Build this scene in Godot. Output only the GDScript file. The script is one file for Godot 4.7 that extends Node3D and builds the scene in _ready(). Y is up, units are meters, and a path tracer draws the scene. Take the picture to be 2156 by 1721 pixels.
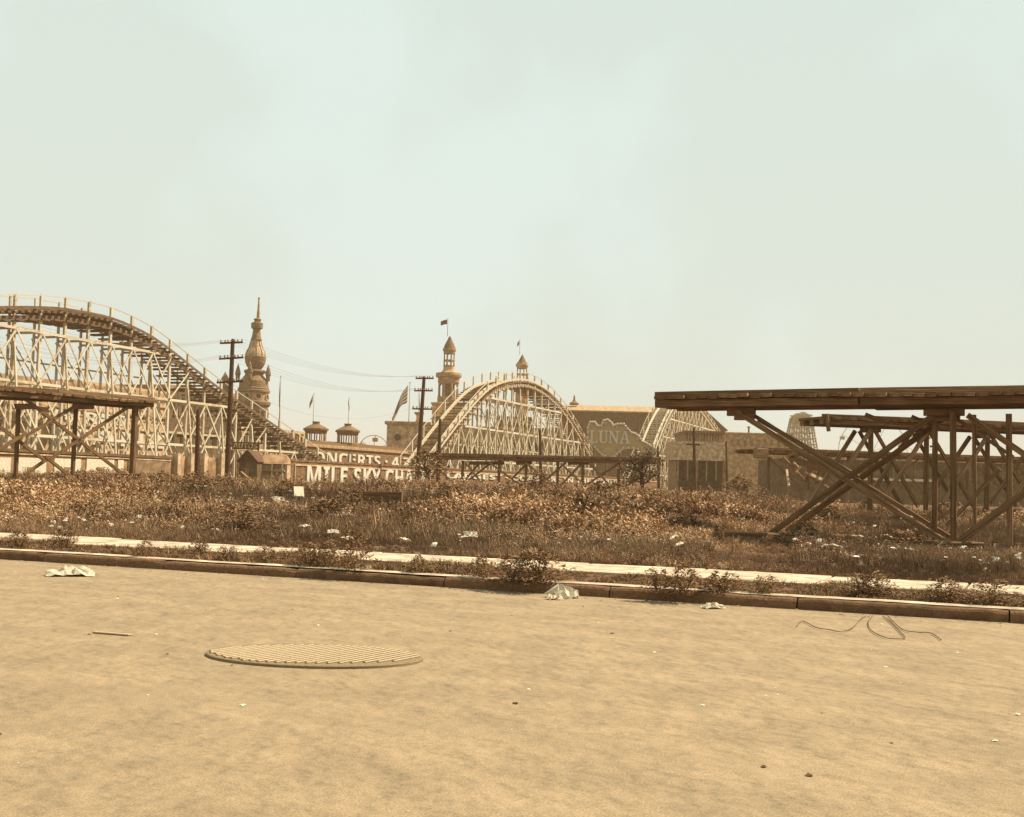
extends Node3D
# An amusement park seen across a weedy lot and a street; pixel figures below are in a 2156 x 1721 frame.
const F := 2600.0
const CX := 1078.0
const CY := 860.5
const EYE := 1.1
var cam_basis: Basis
var M := {}
var T := {}
var unit_box: BoxMesh
var names := {}
var rng := RandomNumberGenerator.new()
var box_cache := {}

# ---------- pixels to directions and places ----------
func ray(px: float, py: float) -> Vector3:
	var d := cam_basis * Vector3((px - CX) / F, -(py - CY) / F, -1.0)
	return d / -d.z
func at(px: float, py: float, z: float) -> Vector3:
	return Vector3(0, EYE, 0) + ray(px, py) * z
func on_level(px: float, py: float, y: float) -> Vector3:
	var d := ray(px, py)
	return Vector3(0, EYE, 0) + d * ((y - EYE) / d.y)
func on_ground(px: float, py: float) -> Vector3:      # where a pixel's ray meets the lot
	var d := ray(px, py)
	var z := 9.0
	while z < 120.0:
		var p := Vector3(0, EYE, 0) + d * z
		if p.y <= ground_y(p.x, p.z): return Vector3(p.x, ground_y(p.x, p.z), p.z)
		z += 0.05
	return at(px, py, 40.0)
func wall_line(px1: float, z1: float, px2: float, z2: float) -> Dictionary:
	var a := at(px1, 1015, z1)
	var b := at(px2, 1015, z2)
	a.y = 0.0; b.y = 0.0
	var e := (b - a).normalized()
	return {"a": a, "e": e, "n": Vector3(e.z, 0, -e.x)}   # n points away from the viewer
func street_line(offset: float) -> Dictionary:            # the park's own direction, 19.5 degrees right of the view
	var e := Vector3(0.3546, 0, -1).normalized()
	return {"a": Vector3(-offset, 0, 0), "e": e, "n": Vector3(e.z, 0, -e.x)}
func facing(z: float) -> Dictionary:
	return {"a": Vector3(0, 0, -z), "e": Vector3(1, 0, 0), "n": Vector3(0, 0, -1)}
func on(px: float, py: float, pl: Dictionary) -> Vector3:
	var d := ray(px, py)
	var o := Vector3(0, EYE, 0)
	var k: float = (pl.a - o).dot(pl.n) / d.dot(pl.n)
	return o + d * k
func smooth(a: float, b: float, x: float) -> float:
	var v := clampf((x - a) / (b - a), 0, 1)
	return v * v * (3 - 2 * v)
var lump := FastNoiseLite.new()
func tk(x: float, z: float) -> Vector2:                    # z is world z (negative ahead): distance past the kerb direction, along it
	return Vector2(0.402 * x + 0.916 * -z, 0.916 * x - 0.402 * -z)
func from_tk(t: float, k: float) -> Vector3:
	return Vector3(0.402 * t + 0.916 * k, 0, -(0.916 * t - 0.402 * k))
func ground_y(x: float, z: float) -> float:
	var t := tk(x, z).x
	if t < 11.9: return -0.06
	var r := x / maxf(-z, 4.0)
	var right := smooth(0.10, 0.26, r)
	var crest := lerpf(0.54, 0.32, right)
	var y := 0.085 + smooth(lerpf(15.4, 21.0, right), lerpf(34.0, 40.0, right), t) * crest * (1.0 - smooth(43.0, 56.0, t))
	if t > 15.3: y += lump.get_noise_2d(x * 1.0, z) * 0.16 * smooth(15.3, 20, t) * (1.0 - smooth(43.0, 56.0, t))
	return y

# ---------- things and parts ----------
func numbered(n: String) -> String:
	if not names.has(n):
		names[n] = 0
		return n
	names[n] += 1
	return "%s_%03d" % [n, names[n]]
func thing(called: String, label: String, category: String, pos := Vector3.ZERO, group := "") -> Node3D:
	var o := Node3D.new()
	o.name = numbered(called)
	add_child(o)
	o.position = pos
	o.set_meta("label", label); o.set_meta("category", category)
	if group != "": o.set_meta("group", group)
	return o
func tag(o: Node, label: String, category: String, group := "", kind := ""):
	o.set_meta("label", label); o.set_meta("category", category)
	if group != "": o.set_meta("group", group)
	if kind != "": o.set_meta("kind", kind)
func put(called: String, mesh: Mesh, mat: Material, parent: Node, xf := Transform3D.IDENTITY) -> MeshInstance3D:
	var o := MeshInstance3D.new()
	o.mesh = mesh
	o.material_override = mat
	o.transform = xf
	if parent == self:
		o.name = numbered(called)
		add_child(o)
	else:
		o.name = called
		parent.add_child(o, true)
	return o
func structure(called: String, mesh: Mesh, mat: Material) -> MeshInstance3D:
	var o := put(called, mesh, mat, self)
	o.set_meta("kind", "structure")
	return o
func base_of(parent: Node) -> Vector3:
	if parent == self: return Vector3.ZERO
	return parent.position
# a timber from a to b (world places), w across, h deep; the unit box is shared
func beam(parent: Node, called: String, a: Vector3, b: Vector3, w: float, h: float, mat: Material, up := Vector3.UP) -> MeshInstance3D:
	var d := b - a
	var l := d.length()
	var z := d / l
	var u := up
	if absf(z.dot(u)) > 0.98: u = Vector3(0.9, 0, 0.436)
	var x := u.cross(z).normalized()
	var y := z.cross(x)
	var bs := Basis(x * w, y * h, z * l)
	return put(called, unit_box, mat, parent, Transform3D(bs, (a + b) * 0.5 - base_of(parent)))
# a chamfered timber with true size, for near things
func timber(parent: Node, called: String, a: Vector3, b: Vector3, w: float, h: float, mat: Material, up := Vector3.UP) -> MeshInstance3D:
	var d := b - a
	var l := d.length()
	var z := d / l
	var u := up
	if absf(z.dot(u)) > 0.98: u = Vector3(0.9, 0, 0.436)
	var x := u.cross(z).normalized()
	var y := z.cross(x)
	return put(called, chamfer(Vector3(w, h, l), minf(w, h) * 0.09), mat, parent, Transform3D(Basis(x, y, z), (a + b) * 0.5 - base_of(parent)))
func chamfer(s: Vector3, c: float) -> ArrayMesh:
	var key := "%.2f %.2f %.2f" % [s.x, s.y, s.z]
	if box_cache.has(key): return box_cache[key]
	var st := SurfaceTool.new()
	st.begin(Mesh.PRIMITIVE_TRIANGLES)
	var h := s * 0.5
	# cross-section octagon swept along z with slightly worn ends
	var ring := []
	for q in [[1, 1], [-1, 1], [-1, -1], [1, -1]]:
		var p1 := Vector2(q[0] * h.x, q[1] * (h.y - c))
		var p2 := Vector2(q[0] * (h.x - c), q[1] * h.y)
		if q[0] * q[1] > 0: ring.append(p1); ring.append(p2)
		else: ring.append(p2); ring.append(p1)
	var n := ring.size()
	var peri := 0.0
	var shift := fmod(s.z * 7.31 + s.x * 3.7, 1.0)
	for i in n:
		var p: Vector2 = ring[i]
		var q2: Vector2 = ring[(i + 1) % n]
		var v0 := peri
		peri += p.distance_to(q2)
		var cor := [[p, -h.z, v0], [q2, -h.z, peri], [q2, h.z, peri], [p, h.z, v0]]
		st.set_smooth_group(-1)
		for c2 in [0, 2, 1, 0, 3, 2]:
			st.set_uv(Vector2(cor[c2][1] * 0.45 + shift, cor[c2][2] * 1.8 + shift * 3.1))
			st.add_vertex(Vector3(cor[c2][0].x, cor[c2][0].y, cor[c2][1]))
		for en in [1, -1]:
			for c3 in ([Vector2.ZERO, q2, p] if en == 1 else [Vector2.ZERO, p, q2]):
				st.set_uv(Vector2(c3.x, c3.y) * 1.5)
				st.add_vertex(Vector3(c3.x, c3.y, en * h.z))
	st.generate_normals()
	st.generate_tangents()
	var m := st.commit()
	box_cache[key] = m
	return m
func tri(st: SurfaceTool, a: Vector3, b: Vector3, c: Vector3):
	st.set_smooth_group(-1)
	st.add_vertex(a); st.add_vertex(c); st.add_vertex(b)
func quad(st: SurfaceTool, a: Vector3, b: Vector3, c: Vector3, d: Vector3):
	tri(st, a, b, c); tri(st, a, c, d)
func start() -> SurfaceTool:
	var st := SurfaceTool.new()
	st.begin(Mesh.PRIMITIVE_TRIANGLES)
	return st
func done(st: SurfaceTool) -> ArrayMesh:
	st.generate_normals()
	return st.commit()
# turned shape: profile of [radius, height]
func lathe(profile: Array, seg: int, smooth_side := true, turn := 0.0) -> ArrayMesh:
	var st := start()
	for i in profile.size() - 1:
		var p = profile[i]
		var q = profile[i + 1]
		for k in seg:
			var a0 := TAU * k / seg + turn
			var a1 := TAU * (k + 1) / seg + turn
			var A := Vector3(cos(a0) * p[0], p[1], sin(a0) * p[0])
			var B := Vector3(cos(a1) * p[0], p[1], sin(a1) * p[0])
			var C := Vector3(cos(a1) * q[0], q[1], sin(a1) * q[0])
			var D := Vector3(cos(a0) * q[0], q[1], sin(a0) * q[0])
			st.set_smooth_group(i if smooth_side else -1)
			for v in [A, B, C]: st.add_vertex(v)
			st.set_smooth_group(i if smooth_side else -1)
			for v in [A, C, D]: st.add_vertex(v)
	st.generate_normals()
	return st.commit()
# a straight block: front face on a plane between two pixel columns, going back by depth
func block(parent: Node, called: String, pl: Dictionary, px1: float, px2: float, py_top: float, py_bot, depth: float, mat: Material, out := 0.0) -> MeshInstance3D:
	var mid := (px1 + px2) * 0.5
	var top := on(mid, py_top, pl).y
	var bot := 0.05
	if py_bot != null: bot = on(mid, py_bot, pl).y
	var a := on(px1, (py_top + 1000.0) * 0.5, pl)
	var b := on(px2, (py_top + 1000.0) * 0.5, pl)
	if py_bot != null:
		a = on(px1, (py_top + py_bot) * 0.5, pl); b = on(px2, (py_top + py_bot) * 0.5, pl)
	a.y = (top + bot) * 0.5; b.y = a.y
	var off: Vector3 = pl.n * (depth * 0.5 - out)
	return beam(parent, called, a + off, b + off, depth, top - bot, mat)
func text_on(parent: Node, words: String, pl: Dictionary, px1: float, px2: float, py_top: float, py_bot: float, mat: Material, out: float, serif := false):
	var f := SystemFont.new()
	f.font_names = PackedStringArray(["Droid Serif" if serif else "Droid Sans"])
	f.font_weight = 700
	var total := f.get_string_size(words, HORIZONTAL_ALIGNMENT_LEFT, -1, 48).x * 0.01
	var mid := (px1 + px2) * 0.5
	var a := on(px1, (py_top + py_bot) * 0.5, pl)
	var b := on(px2, (py_top + py_bot) * 0.5, pl)
	var yt := on(mid, py_top, pl).y
	var yb := on(mid, py_bot, pl).y
	var sx := a.distance_to(b) / total
	var sy := (yt - yb) / 0.345          # height of a capital at this font size
	var bs := Basis(pl.e * sx, Vector3.UP * sy, -pl.n)
	for i in words.length():
		if words[i] == " ": continue
		var tm := TextMesh.new()
		tm.font = f
		tm.text = words[i]
		tm.font_size = 48
		tm.pixel_size = 0.01
		tm.depth = 0.1
		tm.curve_step = 4.0
		tm.horizontal_alignment = HORIZONTAL_ALIGNMENT_LEFT
		tm.vertical_alignment = VERTICAL_ALIGNMENT_BOTTOM
		var box := tm.get_aabb()
		var x0 := f.get_string_size(words.substr(0, i), HORIZONTAL_ALIGNMENT_LEFT, -1, 48).x * 0.01
		var y0 := -box.position.y if words[i] != "\u00b7" else 0.14 - box.position.y
		var o := put("letter", tm, mat, parent, Transform3D(bs, Vector3.ZERO))
		o.position = Vector3(a.x, yb, a.z) + pl.e * x0 * sx + Vector3(0, y0 * sy, 0) - pl.n * out - base_of(parent)

# ---------- materials ----------
func noise_tex(size: int, freq: float, lo: float, hi: float, oct: int, sd: int, stretch := 1.0, as_normal := false, bump := 4.0) -> ImageTexture:
	var n := FastNoiseLite.new()
	n.noise_type = FastNoiseLite.TYPE_SIMPLEX_SMOOTH
	n.seed = sd
	n.frequency = freq
	n.fractal_octaves = oct
	n.fractal_gain = 0.6
	var img := n.get_seamless_image(size, size)
	if stretch != 1.0:
		img.resize(int(size * stretch), size)
		var wide := Image.create(size, size, false, img.get_format())
		if stretch > 1.0:
			wide.blit_rect(img, Rect2i(0, 0, size, size), Vector2i.ZERO)
		img = n.get_seamless_image(int(size / stretch), size)
		img.resize(size, size, Image.INTERPOLATE_CUBIC)
	if as_normal:
		img.convert(Image.FORMAT_RGBA8)
		img.bump_map_to_normal_map(bump)
		return ImageTexture.create_from_image(img)
	img.convert(Image.FORMAT_RGB8)
	var data := img.get_data()
	var table := PackedByteArray()
	for i in 256: table.append(int(clampf(lerpf(lo, hi, i / 255.0), 0, 1) * 255))
	for i in data.size(): data[i] = table[data[i]]
	return ImageTexture.create_from_image(Image.create_from_data(img.get_width(), img.get_height(), false, Image.FORMAT_RGB8, data))
func mat(r: float, g: float, b: float, rough := 0.85, tex: Texture2D = null, scale := 1.0, bump: Texture2D = null, strength := 0.6) -> StandardMaterial3D:
	var m := StandardMaterial3D.new()
	m.albedo_color = Color(r, g, b).linear_to_srgb()
	m.roughness = rough
	m.metallic_specular = 0.3
	if tex != null:
		m.albedo_texture = tex
		m.uv1_triplanar = true
		m.uv1_world_triplanar = true
		m.uv1_scale = Vector3.ONE * scale
	if bump != null:
		m.normal_enabled = true
		m.normal_texture = bump
		m.normal_scale = strength
	return m
func make_materials():
	T.fine = noise_tex(512, 0.05, 0.62, 1.0, 4, 3)
	T.blotch = noise_tex(512, 0.008, 0.55, 1.0, 5, 5)
	T.wood = noise_tex(512, 0.03, 0.45, 1.0, 5, 7, 8.0)
	T.bump = noise_tex(512, 0.06, 0, 1, 4, 9, 1.0, true, 6.0)
	T.road = noise_tex(1024, 0.014, 0.88, 1.04, 6, 11, 1.6)
	T.grain = noise_tex(1024, 0.17, 0.72, 1.12, 4, 13)
	M.white = mat(0.830, 0.730, 0.540, 0.8, T.fine, 0.35)
	M.white2 = mat(0.740, 0.620, 0.430, 0.8, T.fine, 0.4)
	M.white3 = mat(0.762, 0.604, 0.392, 0.8, T.blotch, 0.5)
	M.track = mat(0.250, 0.150, 0.077, 0.85, T.wood, 0.5)
	M.timber = mat(0.350, 0.190, 0.086, 0.8, T.wood, 0.9, T.bump, 0.5)
	M.timber2 = mat(0.285, 0.150, 0.066, 0.8, T.wood, 0.8, T.bump, 0.5)
	M.timber3 = mat(0.440, 0.260, 0.130, 0.8, T.wood, 0.7, T.bump, 0.5)
	M.pole = mat(0.139, 0.062, 0.025, 0.85, T.wood, 0.8)
	M.stucco = mat(0.704, 0.478, 0.271, 0.9, T.blotch, 0.25)
	M.stucco2 = mat(0.566, 0.359, 0.196, 0.9, T.blotch, 0.3)
	M.stone = mat(0.330, 0.215, 0.118, 0.9, T.blotch, 0.4)
	M.stone_light = mat(0.688, 0.490, 0.302, 0.85, T.blotch, 0.4)
	M.roof = mat(0.270, 0.165, 0.085, 0.85, T.fine, 0.5)
	M.roof_pale = mat(0.569, 0.374, 0.207, 0.85, T.blotch, 0.2)
	M.dark = mat(0.155, 0.072, 0.032, 0.8, T.blotch, 0.3)
	M.brown_wall = mat(0.200, 0.120, 0.060, 0.85, T.blotch, 0.25)
	M.brown_light = mat(0.429, 0.250, 0.129, 0.85, T.blotch, 0.3)
	M.fence = mat(0.323, 0.181, 0.091, 0.85, T.wood, 0.5)
	M.fence2 = mat(0.381, 0.216, 0.111, 0.85, T.wood, 0.45)
	M.letter = mat(0.840, 0.780, 0.630, 0.7, T.fine, 1.0)
	M.ornament = mat(0.600, 0.430, 0.225, 0.85, T.fine, 0.9)
	M.glass = mat(0.05, 0.03, 0.016, 0.25)
	M.concrete = mat(0.726, 0.568, 0.391, 0.9, T.blotch, 0.5, T.bump, 0.3)
	M.kerb = mat(0.250, 0.132, 0.064, 0.9, T.fine, 0.8, T.bump, 0.5)  # stone darkened so the colour carries the shade on the kerb face
	M.kerb2 = mat(0.215, 0.112, 0.054, 0.9, T.blotch, 1.2, T.bump, 0.6)  # second stone tone, with the same face shade painted in
	M.earth = mat(0.229, 0.121, 0.055, 0.95, T.blotch, 0.35, T.bump, 0.8)
	M.paper = mat(0.780, 0.670, 0.490, 0.8, T.fine, 2.0)
	M.iron = mat(0.500, 0.375, 0.220, 0.6, T.fine, 2.0, T.bump, 0.3)
	M.iron_worn = mat(0.300, 0.212, 0.112, 0.7, T.fine, 2.0)
	M.wire = mat(0.12, 0.06, 0.026, 0.6)
	M.cloth_dark = mat(0.13, 0.07, 0.03, 0.9)
	M.cloth = mat(0.462, 0.314, 0.177, 0.9, T.fine, 1.0)
	M.paper.backlight_enabled = true
	M.paper.backlight = Color(0.40, 0.37, 0.29)
	for k in ["timber", "timber2", "timber3"]:
		M[k].uv1_triplanar = false
		M[k].uv1_world_triplanar = false
		M[k].uv1_scale = Vector3.ONE
	for k in ["cloth", "cloth_dark", "paper"]: M[k].cull_mode = BaseMaterial3D.CULL_DISABLED
	# road: coarse streaks along the street, fine grit on top
	var rd := mat(0.318, 0.23, 0.134, 0.92)
	rd.albedo_texture = T.road
	rd.uv1_scale = Vector3(0.11, 0.11, 1)
	rd.detail_enabled = true
	rd.detail_blend_mode = BaseMaterial3D.BLEND_MODE_MUL
	rd.detail_albedo = T.grain
	rd.detail_uv_layer = BaseMaterial3D.DETAIL_UV_2
	rd.normal_enabled = true
	rd.normal_texture = T.bump
	rd.normal_scale = 0.35
	M.road = rd
	var lf := StandardMaterial3D.new()
	lf.vertex_color_use_as_albedo = true
	lf.albedo_color = Color.WHITE
	lf.roughness = 0.75
	lf.metallic_specular = 0.25
	lf.cull_mode = BaseMaterial3D.CULL_DISABLED
	lf.backlight_enabled = true
	lf.backlight = Color(0.10, 0.06, 0.025)
	M.leaf = lf

# ---------- camera, sky, sun ----------
func set_up():
	cam_basis = Basis.from_euler(Vector3(atan(159.5 / F), 0, 0)) * Basis(Vector3(0, 0, 1), 0.025)
	var cam := Camera3D.new()
	cam.name = "camera"
	cam.fov = rad_to_deg(2.0 * atan(CY / F))
	cam.near = 0.05
	cam.far = 3000.0
	cam.transform = Transform3D(cam_basis, Vector3(0, EYE, 0))
	add_child(cam)
	cam.current = true
	var sky_mat := ProceduralSkyMaterial.new()
	sky_mat.sky_top_color = Color(0.838, 0.893, 0.862)
	sky_mat.sky_horizon_color = Color(0.868, 0.908, 0.868)
	sky_mat.ground_horizon_color = Color(0.66, 0.60, 0.48)
	sky_mat.ground_bottom_color = Color(0.5, 0.42, 0.3)
	sky_mat.sky_curve = 0.2
	sky_mat.sun_angle_max = 0.0
	sky_mat.sky_energy_multiplier = 1.0
	var cl := FastNoiseLite.new()
	cl.seed = 21
	cl.frequency = 0.016
	cl.fractal_octaves = 5
	var ci := cl.get_seamless_image(1024, 512)
	ci.convert(Image.FORMAT_RGBA8)
	for y in 512:
		for x in 1024:
			var v := smooth(0.45, 0.8, ci.get_pixel(x, y).r) * 0.45
			ci.set_pixel(x, y, Color(0.86, 0.95, 1.0, 1.0).lerp(Color(0.80, 0.92, 0.96), 0.3) * Color(1, 1, 1, v))
	sky_mat.sky_cover = ImageTexture.create_from_image(ci)
	sky_mat.sky_cover_modulate = Color(0.40, 0.43, 0.46, 1.0)
	var sky := Sky.new()
	sky.sky_material = sky_mat
	var env := Environment.new()
	env.background_mode = Environment.BG_SKY
	env.sky = sky
	env.tonemap_mode = Environment.TONE_MAPPER_LINEAR
	env.tonemap_exposure = 1.9
	env.background_energy_multiplier = 0.54
	env.sdfgi_enabled = true
	env.ssao_enabled = true
	env.ssil_enabled = true
	env.fog_enabled = true
	env.fog_density = 0.0006
	env.fog_light_color = Color(0.93, 0.79, 0.62)
	var we := WorldEnvironment.new()
	we.environment = env
	we.name = "world_environment"
	add_child(we)
	var sun := DirectionalLight3D.new()
	sun.name = "sun"
	sun.light_energy = 1.5
	sun.light_color = Color(1.0, 0.94, 0.84)
	sun.light_angular_distance = 0.5
	sun.shadow_enabled = true
	add_child(sun)
	var az := deg_to_rad(74.0)
	var el := deg_to_rad(50.0)
	sun.look_at_from_position(Vector3(sin(az) * cos(el), sin(el), -cos(az) * cos(el)) * 50.0, Vector3.ZERO)

# ---------- street and lot ----------
func strip_mesh(t0: float, t1: float, y: float, k0: float, k1: float, nk: int, drop := 0.0, wob := 0.0) -> ArrayMesh:
	var st := start()
	var w := FastNoiseLite.new()
	w.seed = 4
	w.frequency = 0.35
	for i in nk:
		var ka := lerpf(k0, k1, float(i) / nk)
		var kb := lerpf(k0, k1, float(i + 1) / nk)
		var ya := y + w.get_noise_1d(ka) * wob
		var yb := y + w.get_noise_1d(kb) * wob
		var ta := t0 + w.get_noise_1d(ka + 300) * wob * 2.0
		var tb := t0 + w.get_noise_1d(kb + 300) * wob * 2.0
		var A := from_tk(ta, ka) + Vector3(0, ya, 0)
		var B := from_tk(tb, kb) + Vector3(0, yb, 0)
		var C := from_tk(t1, kb) + Vector3(0, yb, 0)
		var D := from_tk(t1, ka) + Vector3(0, ya, 0)
		quad(st, A, B, C, D)
		if drop > 0.0:
			var r := 0.02
			quad(st, A - Vector3(0, drop, 0), B - Vector3(0, drop, 0), B - Vector3(0, r, 0), A - Vector3(0, r, 0))
	return done(st)
func build_ground():
	# the ground: one sheet, from behind the viewer to the horizon
	var ts := [-60.0, -10.0, 11.6, 11.95, 13.0, 15.0]
	var t := 15.5
	while t < 60.0:
		ts.append(t)
		t += 0.6
	ts.append_array([65.0, 80.0, 120.0, 250.0, 600.0, 1500.0])
	var ks := [-1200.0, -300.0, -120.0]
	var k := -75.0
	while k <= 35.0:
		ks.append(k)
		k += 0.8
	ks.append_array([60.0, 120.0, 400.0, 1200.0])
	var st := start()
	var idx := 0
	st.set_smooth_group(1)
	for a in ts:
		for b in ks:
			var p := from_tk(a, b)
			p.y = ground_y(p.x, p.z)
			st.add_vertex(p)
	var nk := ks.size()
	for i in ts.size() - 1:
		for j in nk - 1:
			idx = i * nk + j
			for v in [idx, idx + nk, idx + 1, idx + 1, idx + nk, idx + nk + 1]: st.add_index(v)
	st.generate_normals()
	structure("ground", st.commit(), M.earth)
	# road
	var rs := start()
	var grid := [-40.0, -10.0, 0.0, 4.0, 8.0, 11.73]
	for i in grid.size() - 1:
		for j in 30:
			var ka := -90.0 + j * 6.0
			var kb := ka + 6.0
			var q := [[grid[i], ka], [grid[i], kb], [grid[i + 1], kb], [grid[i + 1], ka]]
			for n in [0, 2, 1, 0, 3, 2]:
				rs.set_uv(Vector2(q[n][1], q[n][0]))
				rs.set_uv2(Vector2(q[n][1], q[n][0]) * 0.45)
				rs.set_normal(Vector3.UP)
				rs.set_tangent(Plane(0.916, 0, 0.402, 1))
				rs.add_vertex(from_tk(q[n][0], q[n][1]))
	structure("road", rs.commit(), M.road)
	# kerb, a real step with a worn top edge
	var w := FastNoiseLite.new()
	w.seed = 8
	w.frequency = 0.8
	var kerb := Node3D.new()
	kerb.name = "kerb"
	add_child(kerb)
	kerb.set_meta("kind", "structure")
	var stones := []
	for v in 5:                       # five worn variants, 1.83 m long
		var st2 := start()
		for j in 14:
			var sec := []
			for e in 2:
				var kk := -0.915 + (j + e) * 1.83 / 14.0
				var n := w.get_noise_1d(kk * 3.0 + v * 40) * 0.016 + w.get_noise_1d(kk * 11.0 + v * 90) * 0.007
				if absf(kk) > 0.9: n -= 0.010
				var row := []
				for c in [[-0.002 - n * 0.4, -0.1], [0.0 - n * 0.6, 0.04], [0.004 - n, 0.074 + n], [0.02 - n, 0.093 + n], [0.05, 0.105 + n * 0.7], [0.24, 0.108], [0.24, -0.1]]:
					row.append(Vector3(kk, c[1], -c[0]))
				sec.append(row)
			for c in 6: quad(st2, sec[0][c], sec[1][c], sec[1][c + 1], sec[0][c + 1])
			if j == 0 or j == 13:
				var q: Array = sec[0] if j == 0 else sec[1]
				for c in range(1, 6): tri(st2, q[0], q[c], q[c + 1])
		stones.append(done(st2))
	var kr := RandomNumberGenerator.new()
	kr.seed = 19
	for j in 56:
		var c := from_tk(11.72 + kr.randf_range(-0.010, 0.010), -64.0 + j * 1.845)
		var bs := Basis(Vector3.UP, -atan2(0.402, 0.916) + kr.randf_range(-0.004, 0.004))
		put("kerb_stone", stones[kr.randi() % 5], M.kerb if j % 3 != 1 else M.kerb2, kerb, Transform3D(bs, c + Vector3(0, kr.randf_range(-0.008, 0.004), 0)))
	structure("kerb_lit_top", strip_mesh(11.79, 12.03, 0.114, -70.0, 35.0, 700, 0.02, 0.010), M.concrete)  # added pale strip that paints the sunlit top of the kerb
	# pavement: pale concrete slabs, edges half overgrown
	var pv := Node3D.new()
	pv.name = "pavement"
	add_child(pv)
	pv.set_meta("kind", "structure")
	var pr := RandomNumberGenerator.new()
	pr.seed = 77
	var slab := chamfer(Vector3(1.50, 0.14, 1.52), 0.012)
	for j in 46:
		var kk := -46.0 + j * 1.53
		var c := from_tk(14.33, kk)
		var bs := Basis(Vector3.UP, -atan2(0.402, 0.916)) * Basis.from_euler(Vector3(pr.randf_range(-0.006, 0.006), pr.randf_range(-0.004, 0.004), pr.randf_range(-0.006, 0.006)))
		put("slab", slab, M.concrete, pv, Transform3D(bs, c + Vector3(0, 0.041 + pr.randf_range(-0.006, 0.006), 0)))

# ---------- weeds ----------
func leaf_card(st: SurfaceTool, base: Vector3, dir: Vector3, side: Vector3, l: float, w: float, col: Color):
	var n := side.cross(dir).normalized()
	var m1 := base + dir * l * 0.4 + side * w * 0.5
	var m2 := base + dir * l * 0.4 - side * w * 0.5
	var tip := base + dir * l - n * l * 0.12
	st.set_smooth_group(-1)
	for v in [base, m1, tip, base, tip, m2]:
		st.set_color(col)
		st.add_vertex(v)
func weed_mesh(kind: int, sd: int) -> ArrayMesh:
	var r := RandomNumberGenerator.new()
	r.seed = sd
	var st := start()
	if kind == 0:          # grass tuft, 1 m nominal height
		for i in 46:
			var a := r.randf() * TAU
			var rad := sqrt(r.randf()) * 0.42
			var b := Vector3(cos(a) * rad, -0.05, sin(a) * rad)
			var lean := Vector3(r.randf_range(-0.45, 0.45), 1.0, r.randf_range(-0.45, 0.45)).normalized()
			var sd2 := Vector3(cos(a + 1.3), 0, sin(a + 1.3))
			var v := r.randf_range(0.75, 1.25)
			leaf_card(st, b, lean, sd2, r.randf_range(0.45, 1.0), r.randf_range(0.02, 0.045), Color(v, v, v))
	elif kind == 2:        # tall stalks with ragged seed heads
		for i in 5:
			var a := r.randf() * TAU
			var b := Vector3(cos(a), 0, sin(a)) * r.randf_range(0.0, 0.25)
			var lean := Vector3(r.randf_range(-0.25, 0.25), 1, r.randf_range(-0.25, 0.25)).normalized()
			var h := r.randf_range(0.7, 1.0)
			for q in 2: leaf_card(st, b, lean, Vector3(cos(a + q * 1.57), 0, sin(a + q * 1.57)), h, 0.022, Color(0.9, 0.85, 0.8))
			for k in 16:
				var p := b + lean * h * r.randf_range(0.66, 1.0)
				var a2 := r.randf() * TAU
				var d := Vector3(cos(a2), r.randf_range(0.4, 1.6), sin(a2)).normalized()
				var v := r.randf_range(0.7, 1.2)
				leaf_card(st, p, d, d.cross(Vector3(0.2, 1, 0.1)).normalized(), r.randf_range(0.05, 0.11), 0.03, Color(v, v, v))
			for k in 5:
				var a2 := r.randf() * TAU
				var d := Vector3(cos(a2), 0.5, sin(a2)).normalized()
				leaf_card(st, b + lean * h * r.randf_range(0.1, 0.6), d, d.cross(Vector3.UP).normalized(), r.randf_range(0.12, 0.25), 0.04, Color(0.9, 0.9, 0.85))
	else:                  # broad-leaved weed
		var stems := r.randi_range(4, 7)
		for s in stems:
			var a := r.randf() * TAU
			var b := Vector3(cos(a), 0, sin(a)) * r.randf_range(0.03, 0.22)
			var lean := Vector3(cos(a) * r.randf_range(0.1, 0.5), 1, sin(a) * r.randf_range(0.1, 0.5)).normalized()
			var h := r.randf_range(0.55, 1.0)
			leaf_card(st, b, lean, Vector3(-sin(a), 0, cos(a)), h, 0.03, Color(0.8, 0.75, 0.7))
			for i in 22:
				var f := r.randf_range(0.12, 1.0)
				var p := b + lean * h * f
				var a2 := r.randf() * TAU
				var d := Vector3(cos(a2), r.randf_range(-0.3, 1.5), sin(a2)).normalized()
				var sd2 := d.cross(Vector3(r.randf_range(-0.4, 0.4), 1, r.randf_range(-0.4, 0.4))).normalized()
				var v := r.randf_range(0.7, 1.35)
				leaf_card(st, p, d, sd2, r.randf_range(0.09, 0.20) * (1.15 - 0.4 * f), r.randf_range(0.04, 0.09), Color(v, v, v * 0.97))
	return done(st)
var weed_kinds := []
func multi(called: String, mesh: Mesh, mat_: Material, xfs: Array, cols: Array, label: String, category: String):
	var mm := MultiMesh.new()
	mm.transform_format = MultiMesh.TRANSFORM_3D
	mm.use_colors = true
	mm.mesh = mesh
	mm.instance_count = xfs.size()
	for i in xfs.size():
		mm.set_instance_transform(i, xfs[i])
		mm.set_instance_color(i, cols[i])
	var o := MultiMeshInstance3D.new()
	o.name = numbered(called)
	o.multimesh = mm
	o.material_override = mat_
	add_child(o)
	tag(o, label, category, "", "stuff")
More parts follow.
